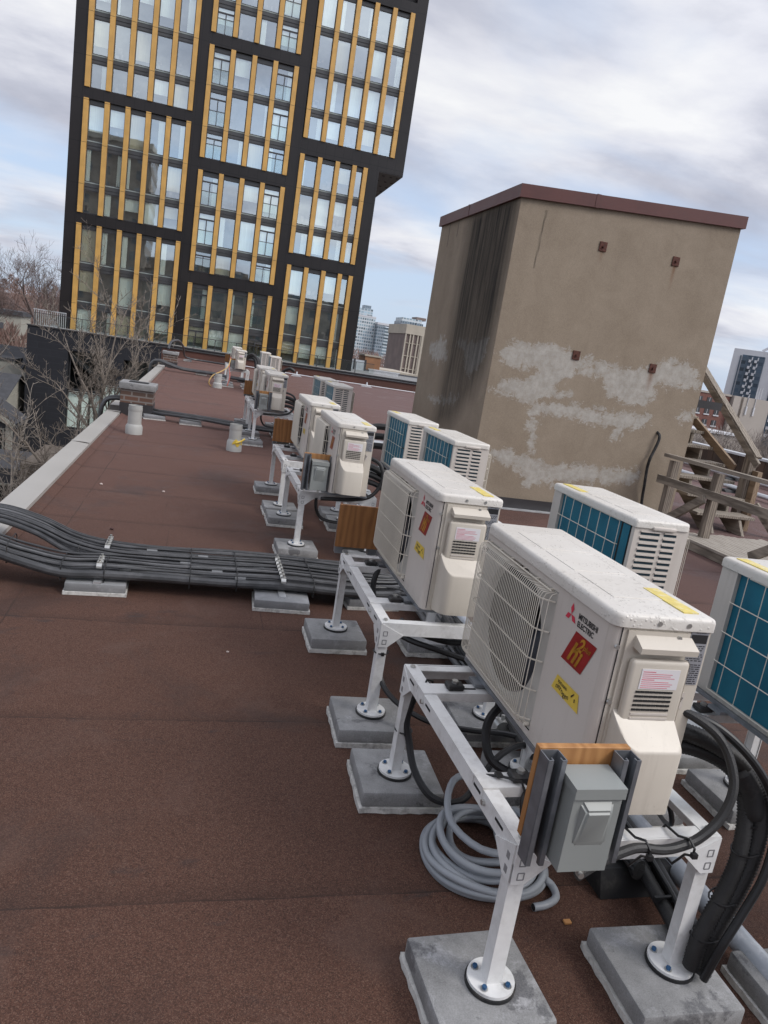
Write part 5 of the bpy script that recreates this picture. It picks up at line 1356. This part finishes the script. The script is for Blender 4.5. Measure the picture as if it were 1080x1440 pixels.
# ------------------------------------------------------------------ other buildings
def facade_mat(name, wall, glass, sx, sz, fx=.5, fz=.55, rough=.6, band=None):
    """wall with rows of window openings for a far building, drawn in its own metres"""
    m, t, _, _ = nt(name)
    tc = t.nodes.new('ShaderNodeTexCoord'); sp = t.nodes.new('ShaderNodeSeparateXYZ'); L(t, tc.outputs['Object'], sp.inputs[0])
    u = math_n(t, 'ADD', sp.outputs[0], sp.outputs[1])
    a = math_n(t, 'LESS_THAN', math_n(t, 'FRACT', math_n(t, 'DIVIDE', u, sx)), fx); c = math_n(t, 'LESS_THAN', math_n(t, 'FRACT', math_n(t, 'DIVIDE', sp.outputs[2], sz)), fz)
    k = math_n(t, 'MULTIPLY', a, c)
    wn = t.nodes.new('ShaderNodeTexWhiteNoise'); wn.noise_dimensions = '2D'; cb = t.nodes.new('ShaderNodeCombineXYZ')
    L(t, math_n(t, 'FLOOR', math_n(t, 'DIVIDE', u, sx)), cb.inputs[0]); L(t, math_n(t, 'FLOOR', math_n(t, 'DIVIDE', sp.outputs[2], sz)), cb.inputs[1]); L(t, cb.outputs[0], wn.inputs['Vector'])
    g = mixc(t, wn.outputs['Value'], tuple(x * .45 for x in glass), tuple(min(1, x * 1.7) for x in glass))
    n1 = noise_n(t, tc.outputs['Object'], .3, 4)
    w = mixc(t, n1, tuple(x * .88 for x in wall), tuple(min(1, x * 1.1) for x in wall))
    finish(t, mixc(t, k, w, g), math_n(t, 'MULTIPLY_ADD', k, -.4, rough))
    return m
M['condo_pale'] = facade_mat('pale_condo', (.58, .62, .64), (.20, .27, .31), 2.2, 3., .72, .6)
M['condo_glass'] = facade_mat('glass_condo', (.55, .60, .63), (.25, .33, .38), 3.4, 3., .82, .72)
M['condo_dark'] = facade_mat('dark_condo', (.26, .30, .34), (.10, .135, .165), 1.8, 3., .75, .62)
M['condo_bal'] = facade_mat('balcony_condo', (.50, .56, .59), (.13, .17, .20), 30., 3., .96, .55)
M['beige'] = simple('beige_concrete', (.46, .41, .335), .8, var=.1, scale=.4)
M['beige_rib'] = simple('brown_infill', (.20, .155, .14), .8, var=.2, scale=.5)
M['white_conc'] = simple('white_concrete', (.58, .58, .60), .7, var=.05, scale=.2)
M['tan_conc'] = simple('tan_concrete', (.40, .355, .315), .8, var=.06, scale=.2)
M['navy'] = facade_mat('navy_glazing', (.075, .105, .14), (.04, .062, .09), 2.2, 2.9, .7, .5)
def block(name, label, boxes, cat='building', group=None, extra=None):
    t = thing(name, label, cat, group=group)
    for pn, x0, x1, y0, y1, z0, z1, mt in boxes: b = B(); b.box(x0, x1, y0, y1, z0, z1); b.build(pn, mt, t)
    return t
t = block('condo_tower', 'pale horizontal banded condo block far behind, right of the black tower', [('wall', 136, 158, 700, 722, -11, 33, 'condo_pale'), ('parapet', 136, 158, 699.8, 722, 33.02, 34.4, 'white_conc')])
t = block('condo_tower', 'greyish glass condo slab with dark balconies far in the gap', [('wall', 158.1, 166, 690, 712, -11, 27.5, 'condo_dark'), ('balcony_front', 166.1, 178.5, 692, 712, -11, 26, 'condo_bal'), ('parapet', 158, 178.6, 689.7, 712, 27.6, 29.6, 'white_conc')])
t = block('condo_tower', 'tallest pale glass condo tower far in the gap', [('wall', 151, 167, 760, 780, -11, 44, 'condo_glass'), ('penthouse', 158, 165, 762, 775, 44.02, 47.5, 'condo_dark')])
t = block('condo_tower', 'dark slatted condo tower far behind the beige apartment block', [('wall', 131, 147, 500, 520, -11, 25.5, 'condo_dark'), ('crown', 131.5, 146, 501, 519, 25.52, 28, 'condo_pale'), ('penthouse', 143, 150, 505, 518, 28.02, 30, 'beige_rib')])
# beige apartment block beside the penthouse
t = thing('apartment_block', 'beige ribbed apartment block just left of the stucco penthouse', 'building')
b = B(); b.box(43.4, 62, 160, 176, -11, 8.2); b.build('wall', 'beige_rib', t)
b = B(); b.box(43.2, 62.2, 159.6, 176.2, 6.6, 8.7); b.build('parapet', 'beige', t)
b = B()
for x in (43.25, 44.3, 45.0, 46.1, 46.8): b.box(x, x + .28, 159.65, 160, -11, 6.59)
for k in range(6): b.box(43.535, 46.8, 159.75, 159.998, -9.7 + k * 2.85, -9.55 + k * 2.85)
b.box(47.08, 48.2, 159.5, 160, -11, 6.59)
b.build('ribs', 'beige', t)
for k in range(6):
    b = B(); b.box(48.21, 50.2, 159.2, 160, -9.6 + k * 2.85, -8.3 + k * 2.85); b.build('balcony', 'white_conc', t)
    b = B(); b.box(48.3, 50, 159.9, 159.998, -8.25 + k * 2.85, -6.9 + k * 2.85); b.build('window', 'slot', t)
# right hand side
M['brickfac'] = M['brick_red']
t = thing('brick_building', 'red brick apartment building with small windows right of the penthouse', 'building')
b = B(); b.box(104, 123.3, 150, 170, -11, 4.3); b.build('wall', 'brick_red', t)
b = B(); b.box(103.8, 123.5, 149.8, 170, 4.302, 4.75); b.build('cornice', 'tan_conc', t)
b = B(); b.box(112, 118.5, 155, 166, 4.752, 7.3); b.build('roof_house', 'tan_conc', t)
for k in range(5):
    for i in range(4):
        x = 111.6 + i * 2.7; z = 2.1 - k * 2.6
        b = B(); b.box(x, x + 1.35, 149.9, 149.998, z, z + 1.25, 0); b.box(x - .1, x + 1.45, 149.8, 149.998, z - .3, z - .02, 1); b.box(x + .64, x + .72, 149.86, 149.899, z, z + 1.25, 1); b.build('window', ['mull', 'white_conc'], t)
t = thing('concrete_building', 'blank tan concrete slab building with rooftop antennas', 'building')
b = B(); b.box(123.6, 125.6, 149, 170, -11, 4.7); b.box(126.4, 134.2, 149, 170, -11, 4.7); b.box(125.6, 126.4, 149.6, 170, -11, 4.4); b.build('wall', 'tan_conc', t)
for x in (127.4, 129.6):
    b = B(); b.box(x, x + .35, 148.7, 148.99, .6, 2.6); b.box(x + .12, x + .2, 148.8, 148.99, 2.6, 5.6); b.build('antenna', 'white_conc', t)
for x in (132.2, 132.9, 133.6):
    b = B(); b.box(x, x + .06, 152, 152.1, 4.7, 7.6); b.build('antenna', 'white_conc', t)
t = thing('high_rise', 'tall white high rise with navy glazing and balcony columns at the right', 'tower', (217, 260, 0), rz=rad(-39.8))
b = B(); b.box(-5.6, 13, 0, 20, -11, 26.2); b.build('wall', 'white_conc', t)
b = B(); b.box(-1.9, 6.6, -.3, -.002, -11, 24); b.build('glazing', 'navy', t)
b = B(); b.box(-2.8, -2.3, -.3, -.002, -11, 23.6); b.build('glazing', 'navy', t)
for k in range(12):
    for x in (.7, 2.9):
        b = B(); z = 21.2 - k * 2.6; b.box(x, x + 1.0, -1.0, -.302, z, z + 1.1); b.box(x + 1.001, x + 1.45, -1.0, -.302, z + .9, z + 2.2); b.build('balcony', 'white_conc', t)
b = B(); b.bar((5, 3, 26.5), (9, 3, 29.6), 1., 1.); b.box(9, 13, 1, 10, 26.21, 30); b.build('roof_crown', 'white_conc', t)
t = thing('high_rise', 'second white high rise with navy glazing at the picture edge', 'tower', (197.6, 222, 0), rz=rad(-41.5))
b = B(); b.box(-.4, 22, 0, 16, -11, 27); b.build('wall', 'white_conc', t)
b = B(); b.box(.2, 7, -.3, -.002, -11, 25); b.build('glazing', 'navy', t)
for k in range(11):
    b = B(); z = 20.5 - k * 2.7; b.box(2.2, 3.5, -1.0, -.302, z, z + 1.1); b.build('balcony', 'white_conc', t)
block('long_building', 'low pale building under bare trees right of the penthouse', [('wall', 78, 104, 120, 132, -11, -3.6, 'tan_conc'), ('roof', 77.6, 104.4, 119.6, 132.4, -3.59, -3.2, 'white_conc')])
M['orange_brick'] = simple('orange_brick', (.33, .165, .085), .8, var=.2, scale=1.)
block('brick_house', 'small orange brick stair tower beyond the white picket railing', [('wall', 15.5, 17.1, 71, 74, -11, 1.0, 'orange_brick'), ('roof', 15.4, 17.2, 70.9, 74.1, 1.01, 1.15, 'beige')])
block('brick_house', 'low orange and grey brick house beyond the white picket railing', [('wall', 17.2, 21.4, 72, 82, -11, -.35, 'orange_brick'), ('roof', 17.1, 21.5, 71.9, 82.1, -.34, -.1, 'beige'), ('window', 17.7, 18.5, 71.9, 71.99, -1.6, -.7, 'slot'), ('window', 18.9, 19.7, 71.9, 71.99, -1.6, -.7, 'slot'), ('window', 20.1, 20.9, 71.9, 71.99, -1.6, -.7, 'slot')])
# town houses down at the left
M['shingle'] = simple('grey_shingles', (.055, .056, .062), .85, var=.35, scale=3, fine=.3, bumpS=.5, bumpscale=12)
M['siding'] = simple('beige_siding', (.34, .325, .275), .7, var=.06, scale=1.)
M['darksiding'] = simple('dark_siding', (.045, .045, .05), .7)
def town_house(name, label, x0, x1, y0, y1, zr, zw, wall, gable=False):
    t = thing(name, label, 'house', group='town houses below the left roof edge')
    b = B(); b.box(x0, x1, y0, y1, -11, zw); b.build('wall', wall, t)
    b = B(); e = .35
    if gable:   # ridge runs along y
        xm = (x0 + x1) / 2
        b.add([(x0 - e, y0 - e, zw), (xm, y0 - e, zr), (x1 + e, y0 - e, zw), (x0 - e, y1 + e, zw), (xm, y1 + e, zr), (x1 + e, y1 + e, zw)], [(0, 1, 4, 3), (1, 2, 5, 4)])
        b.add([(x0 - e, y0 - e, zw - .2), (xm, y0 - e, zr - .2), (x1 + e, y0 - e, zw - .2), (x0 - e, y1 + e, zw - .2), (xm, y1 + e, zr - .2), (x1 + e, y1 + e, zw - .2)], [(0, 1, 4, 3), (1, 2, 5, 4)])
        b.build('roof', 'shingle', t)
        g = B(); g.prism([(x0, zw), (xm, zr - .22), (x1, zw)], lambda a, z, d: (a, d, z), y0 + .02, y0 + .2); g.build('gable', wall, t)
        f = B(); f.bar((x0 - e, y0 - e, zw - .1), (xm, y0 - e, zr - .1), .06, .24); f.bar((xm, y0 - e, zr - .1), (x1 + e, y0 - e, zw - .1), .06, .24); f.build('bargeboard', 'siding', t)
    else:       # ridge runs along x
        ym = (y0 + y1) / 2
        b.add([(x0 - e, y0 - e, zw), (x1 + e, y0 - e, zw), (x1 + e, ym, zr), (x0 - e, ym, zr), (x0 - e, y1 + e, zw), (x1 + e, y1 + e, zw)], [(0, 1, 2, 3), (3, 2, 5, 4)])
        b.add([(x0 - e, y0 - e, zw - .05), (x1 + e, y0 - e, zw - .05), (x1 + e, ym, zr - .05), (x0 - e, ym, zr - .05)], [(0, 1, 2, 3)])
        b.build('roof', 'shingle', t)
        g = B(); g.prism([(y0, zw), (ym, zr - .06), (y1, zw)], lambda a, z, d: (d, a, z), x1 - .2, x1 - .02); g.build('gable', wall, t)
        f = B(); f.box(x0 - e, x1 + e, y0 - e - .06, y0 - e + .02, zw - .42, zw + .02); f.build('fascia', 'siding', t)
    return t
def add_windows(t, rects, y, deep=.12):
    for x0, x1, z0, z1 in rects:
        b = B(); b.box(x0 - .08, x1 + .08, y - .04, y - .003, z0 - .08, z0); b.box(x0 - .08, x1 + .08, y - .04, y - .003, z1, z1 + .08); b.box(x0 - .08, x0, y - .04, y - .003, z0, z1); b.box(x1, x1 + .08, y - .04, y - .003, z0, z1)
        b.box(x0, x1, y - .02, y - .002, z0, z1, 1); b.build('window', ['siding', 'rail_dark'], t)
M['rail_dark'] = simple('dark_window_glass', (.02, .024, .026), .1)
h = town_house('town_house', 'grey shingled town house roof, farthest at the left beside the podium', -24, -13.3, 60, 68, -2.45, -3.9, 'siding'); add_windows(h, [(-14.6, -13.4, -6.2, -4.8), (-17.5, -16.0, -6.2, -4.8)], 60)
b = B(); b.box(-14.6, -13.35, 59.4, 61.5, -4.25, -3.3); b.build('dormer', 'siding', h); b = B(); b.box(-14.8, -13.3, 59.3, 61.6, -3.29, -3.1); b.build('dormer_roof', 'shingle', h)
h = town_house('town_house', 'grey shingled town house with pale eaves, middle one at the left', -22, -11.7, 49, 56, -3.55, -4.85, 'siding'); add_windows(h, [(-13.4, -12.1, -7.1, -5.6)], 49)
b = B(); b.prism([(-13.8, -4.3), (-12.95, -3.35), (-12.1, -4.3)], lambda a, z, d: (a, d, z), 55.5, 58.5); b.build('dormer', 'siding', h)
h = town_house('town_house', 'dark town house with beige trimmed gable at the left edge', -13.4, -8.75, 38, 40.3, -2.75, -4.55, 'darksiding', True); add_windows(h, [(-9.75, -8.95, -6.4, -4.9), (-11.6, -10.2, -6.4, -4.9), (-9.75, -8.95, -9.4, -7.4)], 38)
b = B(); b.box(-8.78, -8.5, 37.8, 37.99, -11, -4.6); b.build('corner_board', 'siding', h)
h = block('town_house', 'brown brick house with ragged wall below the roof edge at the left', [('wall', -5.55, -3.6, 26, 30, -11, -3.95, 'brick_dark'), ('wall', -9, -5.62, 26.6, 30, -11, -4.3, 'darksiding')], 'house', 'town houses below the left roof edge'); add_windows(h, [(-6.5, -5.8, -6.9, -4.9)], 26.58)
b = B(); b.box(-5.62, -5.35, 25.7, 25.99, -9, -4.75); b.build('downpipe', 'brick_red', h)
block('town_house', 'tiny pale houses on the wooded slope at the left edge', [('wall', -38, -33, 150, 158, -11, -2.2, 'siding'), ('roof', -38.4, -32.6, 149.6, 158.4, -2.19, -1.4, 'shingle')], 'house', 'town houses below the left roof edge')
block('town_house', 'small white gabled house just left of the black podium', [('wall', -16.8, -14.8, 82, 90, -11, -3.0, 'white_conc'), ('roof', -17.1, -14.5, 81.7, 90.3, -2.99, -2.2, 'shingle')], 'house', 'town houses below the left roof edge')
block('brick_house', 'long red brick wall of a house on the slope at the left edge', [('wall', -44, -31, 118, 128, -11, -3.9, 'brick_red'), ('roof', -44.3, -30.7, 117.7, 128.3, -3.89, -3.0, 'shingle')], 'house')
M['behind_a'] = facade_mat('brown_block_facade', (.20, .16, .13), (.10, .11, .12), 3.2, 3.0, .5, .5)
M['behind_b'] = facade_mat('mixed_block_facade', (.24, .22, .19), (.09, .11, .12), 4.1, 3.3, .55, .5)
# the street behind the photographer, mirrored in the tower glass
block('apartment_block', 'brown apartment block behind the photographer, mirrored in the tower windows', [('wall', -34, -13, -62, -45, -11, 33, 'behind_a'), ('parapet', -34.2, -12.8, -62.2, -44.8, 33.02, 34, 'beige')])
t = block('long_building', 'long low dark building behind the photographer, mirrored in the lower tower windows', [('wall', -40, 60, -66, -46, -11, 10.5, 'behind_b')])
b = B(); b.box(-14, 8, -60, -50, 10.51, 13.5); b.build('roof', 'behind_a', t)

# ------------------------------------------------------------------ bare trees
M['bark_pale'] = simple('bark_pale_grey', (.235, .205, .175), .85, var=.25, scale=8)
M['bark_brown'] = simple('bark_grey_brown', (.205, .172, .142), .85, var=.3, scale=8)
M['bark_far'] = simple('bark_far_brown', (.17, .128, .115), .9, var=.25, scale=.4)
def grow(tw, br, p, d, ln, r, depth, rr, spread=.55, up=.25, sides=5, lv=0, wig=.16, minr=.006):
    n = 4; pts = [p]; rs = [r]
    q = Vector(p); dd = Vector(d).normalized()
    for i in range(n):
        dd = (dd + Vector((rr.gauss(0, wig), rr.gauss(0, wig), rr.gauss(0, wig) + up * .12))).normalized()
        q = q + dd * ln / n; pts.append(q.copy()); rs.append(max(minr, r * (1 - .42 * (i + 1) / n)))
    (tw if lv < 2 else br).tube(pts, rs, sides if lv < 2 else (4 if lv < 4 else 3), 0, False)
    if depth == 0: return
    k = rr.choice((2, 3, 3)) if lv else 4
    for i in range(k + 1):
        j = n if i == 0 else rr.randint(2 if lv else 1, n)
        base = pts[j]; a = rr.uniform(0, 2 * math.pi)
        o = dd.orthogonal().normalized(); o2 = dd.cross(o)
        nd = (dd * (1 if i == 0 else rr.uniform(.45, .95)) + (o * math.cos(a) + o2 * math.sin(a)) * (spread * (.45 if i == 0 else 1.2)) + Vector((0, 0, up))).normalized()
        grow(tw, br, base, nd, ln * rr.uniform(.58, .82), max(minr, rs[j] * (.75 if i == 0 else rr.uniform(.42, .62))), depth - 1, rr, spread, up, sides, lv + 1, wig, minr)
def spur(tw, br, p, d, ln, r, depth, rr, spread, up, minr, lv=0):
    n = 6; pts = [Vector(p)]; rs = [r]; q = Vector(p); dd = Vector(d).normalized()
    for i in range(n):
        dd = (dd + Vector((rr.gauss(0, .10), rr.gauss(0, .10), up * .10 + rr.gauss(0, .06)))).normalized()
        q = q + dd * ln / n; pts.append(q.copy()); rs.append(max(minr, r * (1 - .7 * (i + 1) / n)))
    (tw if lv == 0 else br).tube(pts, rs, 6 if lv < 2 else 4, 0, False)
    if lv >= 1 or depth == 0:
        m = int(ln / .12)
        for i in range(m):      # short stiff spurs
            j = rr.randint(1, n); b0 = pts[j].lerp(pts[j - 1], rr.random()); a = rr.uniform(0, 6.28); o = dd.orthogonal().normalized(); o2 = dd.cross(o)
            nd = (dd * .35 + o * math.cos(a) + o2 * math.sin(a) + Vector((0, 0, .45))).normalized(); l = rr.uniform(.08, .30) * (ln ** .4)
            br.tube([b0, b0 + nd * l * .55, b0 + nd * l + Vector((0, 0, l * .15))], [minr * 1.1, minr, minr * .7], 3, 0, False)
    if depth == 0: return
    for i in range(rr.choice((4, 5))):
        j = rr.randint(2, n); a = rr.uniform(0, 6.28); o = dd.orthogonal().normalized(); o2 = dd.cross(o)
        nd = (dd * rr.uniform(.5, .9) + (o * math.cos(a) + o2 * math.sin(a)) * spread + Vector((0, 0, up))).normalized()
        spur(tw, br, pts[j], nd, ln * rr.uniform(.45, .7), max(minr, rs[j] * .6), depth - 1, rr, spread, up, minr, lv + 1)
def spur_tree(label, x, y, z0, trunk, r, seed, bark, limbs, ln, depth=2, spread=.75, up=.3, minr=.006, group='bare trees below the roof edge'):
    t = thing('bare_tree', label, 'tree', (x, y, z0), group); rr = random.Random(seed); tw, br = B(), B()
    top = Vector((0, 0, trunk)); tw.tube([(0, 0, 0), (.04, .02, trunk * .5), top], [r * 1.25, r * 1.05, r * .9], 8, 0, False)
    for d, f, l in limbs: spur(tw, br, top * f, d, ln * l, r * .75, depth, rr, spread, up, minr)
    tw.build('trunk', bark, t, angle=80, fixn=False); br.build('branches', bark, t, angle=80, fixn=False)
def tree(label, x, y, z0, trunk, r, depth, seed, bark, lean=(0, 0, 1), spread=.55, up=.25, wig=.14, minr=.006, group='bare trees below the roof edge', ln=None):
    t = thing('bare_tree', label, 'tree', (x, y, z0), group); rr = random.Random(seed)
    tw, br = B(), B(); top = Vector(lean).normalized() * trunk
    tw.tube([(0, 0, 0), top * .5 + Vector((.05, .03, 0)), top], [r * 1.25, r * 1.05, r], 8, 0, False)
    for i in range(2):
        grow(tw, br, top * (1 if i == 0 else .8), Vector(lean) + Vector((rr.gauss(0, .3), rr.gauss(0, .3), 0)), ln or trunk * .32, r * .85, depth, rr, spread, up, 6, 0, wig, minr)
    tw.build('trunk', bark, t, angle=80, fixn=False); br.build('branches', bark, t, angle=80, fixn=False)
    return t
spur_tree('bare tree with many upswept twigs in front of the black podium', -4.15, 34, -11, 7.6, .10, 4, 'bark_brown', [((.02, 0, 1), 1, 1.25), ((-.5, .1, 1), 1, 1.0), ((.55, -.1, 1), .97, 1.0), ((-.75, -.2, .8), .9, .75), ((.8, .2, .75), .92, .85), ((.1, -.6, .9), .95, .7), ((-.3, .5, 1), .88, .8), ((.35, -.3, 1), .86, .9)], 3.9, 2, .8, .32, .0085)
spur_tree('pale barked bare tree at the lower left beside the coping', -4.0, 18, -11, 6.9, .06, 9, 'bark_pale', [((-.08, 0, 1), 1, 1.1), ((-.5, .1, .9), .97, .9), ((.2, -.3, 1), 1, .8), ((-.9, 0, .5), .9, .8), ((.75, .1, .15), .93, .7)], 1.9, 2, .7, .25, .0065)
spur_tree('wide bare tree with tangled twigs below the roof edge, left of the podium tree', -3.2, 24.5, -11, 6.0, .09, 21, 'bark_brown', [((-.85, 0, .75), 1, 1.35), ((-.6, .2, .6), .95, 1.1), ((-.2, -.1, 1), 1, .95), ((.3, .1, 1), 1, .9), ((-1, -.2, .35), .92, .9)], 2.9, 2, .85, .12, .0075)
spur_tree('small bare tree low in the corner between coping and brick house', -3.0, 20.5, -11, 6.2, .06, 33, 'bark_brown', [((-.6, 0, .8), 1, 1), ((.1, 0, 1), 1, 1), ((-.9, .1, .3), .95, .9)], 1.9, 2, .8, .15, .006)
tree('tall bare tree on the slope beside the tower, nearer one', -19.5, 98, -11, 9, .25, 5, 5, 'bark_far', (0, 0, 1), .6, .25, .14, .010, 'bare trees on the left slope', 4.0)
tree('bare tree on the slope beside the tower, right of the taller one', -15.3, 92, -11, 8.4, .2, 5, 15, 'bark_far', (0, 0, 1), .6, .25, .14, .010, 'bare trees on the left slope', 3.4)
tree('bare tree at the left picture edge on the slope', -24.5, 96, -11, 7.0, .2, 5, 25, 'bark_far', (0, 0, 1), .6, .25, .14, .010, 'bare trees on the left slope', 3.0)
M['woodfar'] = simple('far_wood_twigs', (.19, .125, .105), .95, var=.3, scale=.15)
M['woodgrey'] = simple('far_wood_twigs_grey', (.145, .12, .108), .95, var=.3, scale=.15)
def wood(name, n, place, h0, h1, mat, seed):
    rr = random.Random(seed); b = B()
    for i in range(n):
        x, y, z = place(rr); h = rr.uniform(h0, h1); w = h * .30
        b.add([(x - .12, y, z), (x + .12, y, z), (x, y, z + h * .6)], [(0, 1, 2)])
        for k in range(70):
            a = rr.uniform(0, 2 * math.pi); f = rr.random() ** .6; zz = z + h * (.22 + .72 * rr.random())
            fall = max(.15, math.sin(math.pi * min(1, max(.02, (zz - z) / h)) ** .8))
            px, py = x + w * f * fall * math.cos(a), y + w * f * fall * math.sin(a)
            l = h * rr.uniform(.08, .2); dx, dy = math.cos(a) * l * .5, math.sin(a) * l * .5; t_ = rr.uniform(.04, .13)
            b.add([(px - t_, py, zz), (px + t_, py + t_, zz), (px + dx, py + dy, zz + l)], [(0, 1, 2)])
    return tag(b.build(name, mat, fixn=False), kind='stuff')
def pl(rr):
    x = rr.uniform(-150, -22); y = rr.uniform(180, 330); return x, y, hz_left(x, y, (y - 170) / 250) - .5
wood('wood', 620, pl, 5, 9, 'woodfar', 1)
wood('wood', 150, lambda rr: (rr.uniform(-50, -20), rr.uniform(125, 175), -11), 5, 8, 'woodfar', 4)
wood('wood', 420, lambda rr: (rr.uniform(26, 150), rr.uniform(230, 480), -11), 8, 13, 'woodfar', 2)
wood('wood', 420, lambda rr: (rr.uniform(70, 190), rr.uniform(85, 140), -11), 6, 9.5, 'woodgrey', 3)

# ------------------------------------------------------------------ sky, sun, camera
SE, SAZ = 42, 128       # sun elevation and compass bearing clockwise from +y
wd = bpy.data.worlds.new('World'); sc.world = wd; wd.use_nodes = True
t = wd.node_tree; t.nodes.clear()
sky = t.nodes.new('ShaderNodeTexSky'); sky.sky_type = 'NISHITA'; sky.sun_disc = False
sky.sun_elevation = rad(SE); sky.sun_rotation = rad(SAZ); sky.air_density = 1.0; sky.dust_density = 1.5; sky.ozone_density = 1.5
tc = t.nodes.new('ShaderNodeTexCoord'); sp = t.nodes.new('ShaderNodeSeparateXYZ'); L(t, tc.outputs['Generated'], sp.inputs[0])
zc = math_n(t, 'ADD', math_n(t, 'MAXIMUM', sp.outputs[2], 0.), .16)
cb = t.nodes.new('ShaderNodeCombineXYZ')
L(t, math_n(t, 'DIVIDE', sp.outputs[0], zc), cb.inputs[0]); L(t, math_n(t, 'DIVIDE', sp.outputs[1], zc), cb.inputs[1])
mp = t.nodes.new('ShaderNodeMapping'); mp.inputs['Scale'].default_value = (.72, 1.0, 1); mp.inputs['Location'].default_value = (3.1, 1.7, 0); L(t, cb.outputs[0], mp.inputs['Vector'])
cn = noise_n(t, mp.outputs[0], 1.15, 6, .5, .35)
cover = ramp(t, math_n(t, 'ADD', cn, math_n(t, 'MULTIPLY', math_n(t, 'SUBTRACT', sp.outputs[2], .15), .55)), [(.37, 0.), (.58, 1.)])
sh = noise_n(t, mp.outputs[0], 1.5, 8, .56, .25)
cloud = ramp(t, sh, [(.34, (3.15, 3.3, 3.95)), (.45, (3.95, 4.1, 4.75)), (.55, (5.3, 5.4, 5.9)), (.67, (6.4, 6.45, 6.6))])
skyc = mixc(t, .72, sky.outputs[0], (4.2, 5.05, 6.6))
mixed = mixc(t, cover, skyc, cloud)
dt = t.nodes.new('ShaderNodeVectorMath'); dt.operation = 'DOT_PRODUCT'; L(t, tc.outputs['Generated'], dt.inputs[0])
dt.inputs[1].default_value = (math.sin(rad(SAZ)) * math.cos(rad(SE)), math.cos(rad(SAZ)) * math.cos(rad(SE)), math.sin(rad(SE)))
gl_ = math_n(t, 'MULTIPLY_ADD', math_n(t, 'POWER', math_n(t, 'MAXIMUM', dt.outputs['Value'], 0.), 2.), 1.3, 1.0)
ms = t.nodes.new('ShaderNodeVectorMath'); ms.operation = 'SCALE'; L(t, mixed, ms.inputs[0]); L(t, gl_, ms.inputs['Scale']); mixed = ms.outputs[0]
bg = t.nodes.new('ShaderNodeBackground'); bg.inputs['Strength'].default_value = .1
wo = t.nodes.new('ShaderNodeOutputWorld'); L(t, mixed, bg.inputs['Color']); L(t, bg.outputs[0], wo.inputs['Surface'])
sd_ = bpy.data.lights.new('sun', 'SUN'); sd_.energy = 1.1; sd_.angle = rad(18); sd_.color = (1, .95, .88)
so = bpy.data.objects.new('sun', sd_); COL.objects.link(so)
dv = Vector((math.sin(rad(SAZ)) * math.cos(rad(SE)), math.cos(rad(SAZ)) * math.cos(rad(SE)), math.sin(rad(SE))))
so.rotation_euler = dv.to_track_quat('Z', 'Y').to_euler(); so.location = dv * 30
f_, pit, rol, yaw = 1008.364, .214829, .157753, .273364
fw = Vector((math.sin(yaw) * math.cos(pit), math.cos(yaw) * math.cos(pit), -math.sin(pit)))
r0 = Vector((math.cos(yaw), -math.sin(yaw), 0)); u0 = r0.cross(fw)
r = r0 * math.cos(rol) + u0 * math.sin(rol); u = -r0 * math.sin(rol) + u0 * math.cos(rol)
cd = bpy.data.cameras.new('camera'); co = bpy.data.objects.new('camera', cd); COL.objects.link(co)
mw = Matrix((( r.x, u.x, -fw.x, 0), (r.y, u.y, -fw.y, 0), (r.z, u.z, -fw.z, 1.5), (0, 0, 0, 1)))
co.matrix_world = mw
cd.sensor_fit = 'VERTICAL'; cd.sensor_height = 24; cd.lens = f_ / 1440 * 24; cd.clip_start = .05; cd.clip_end = 20000
sc.camera = co
sc.view_settings.view_transform = 'Standard'; sc.view_settings.look = 'None'; sc.view_settings.exposure = .53; sc.view_settings.gamma = 1
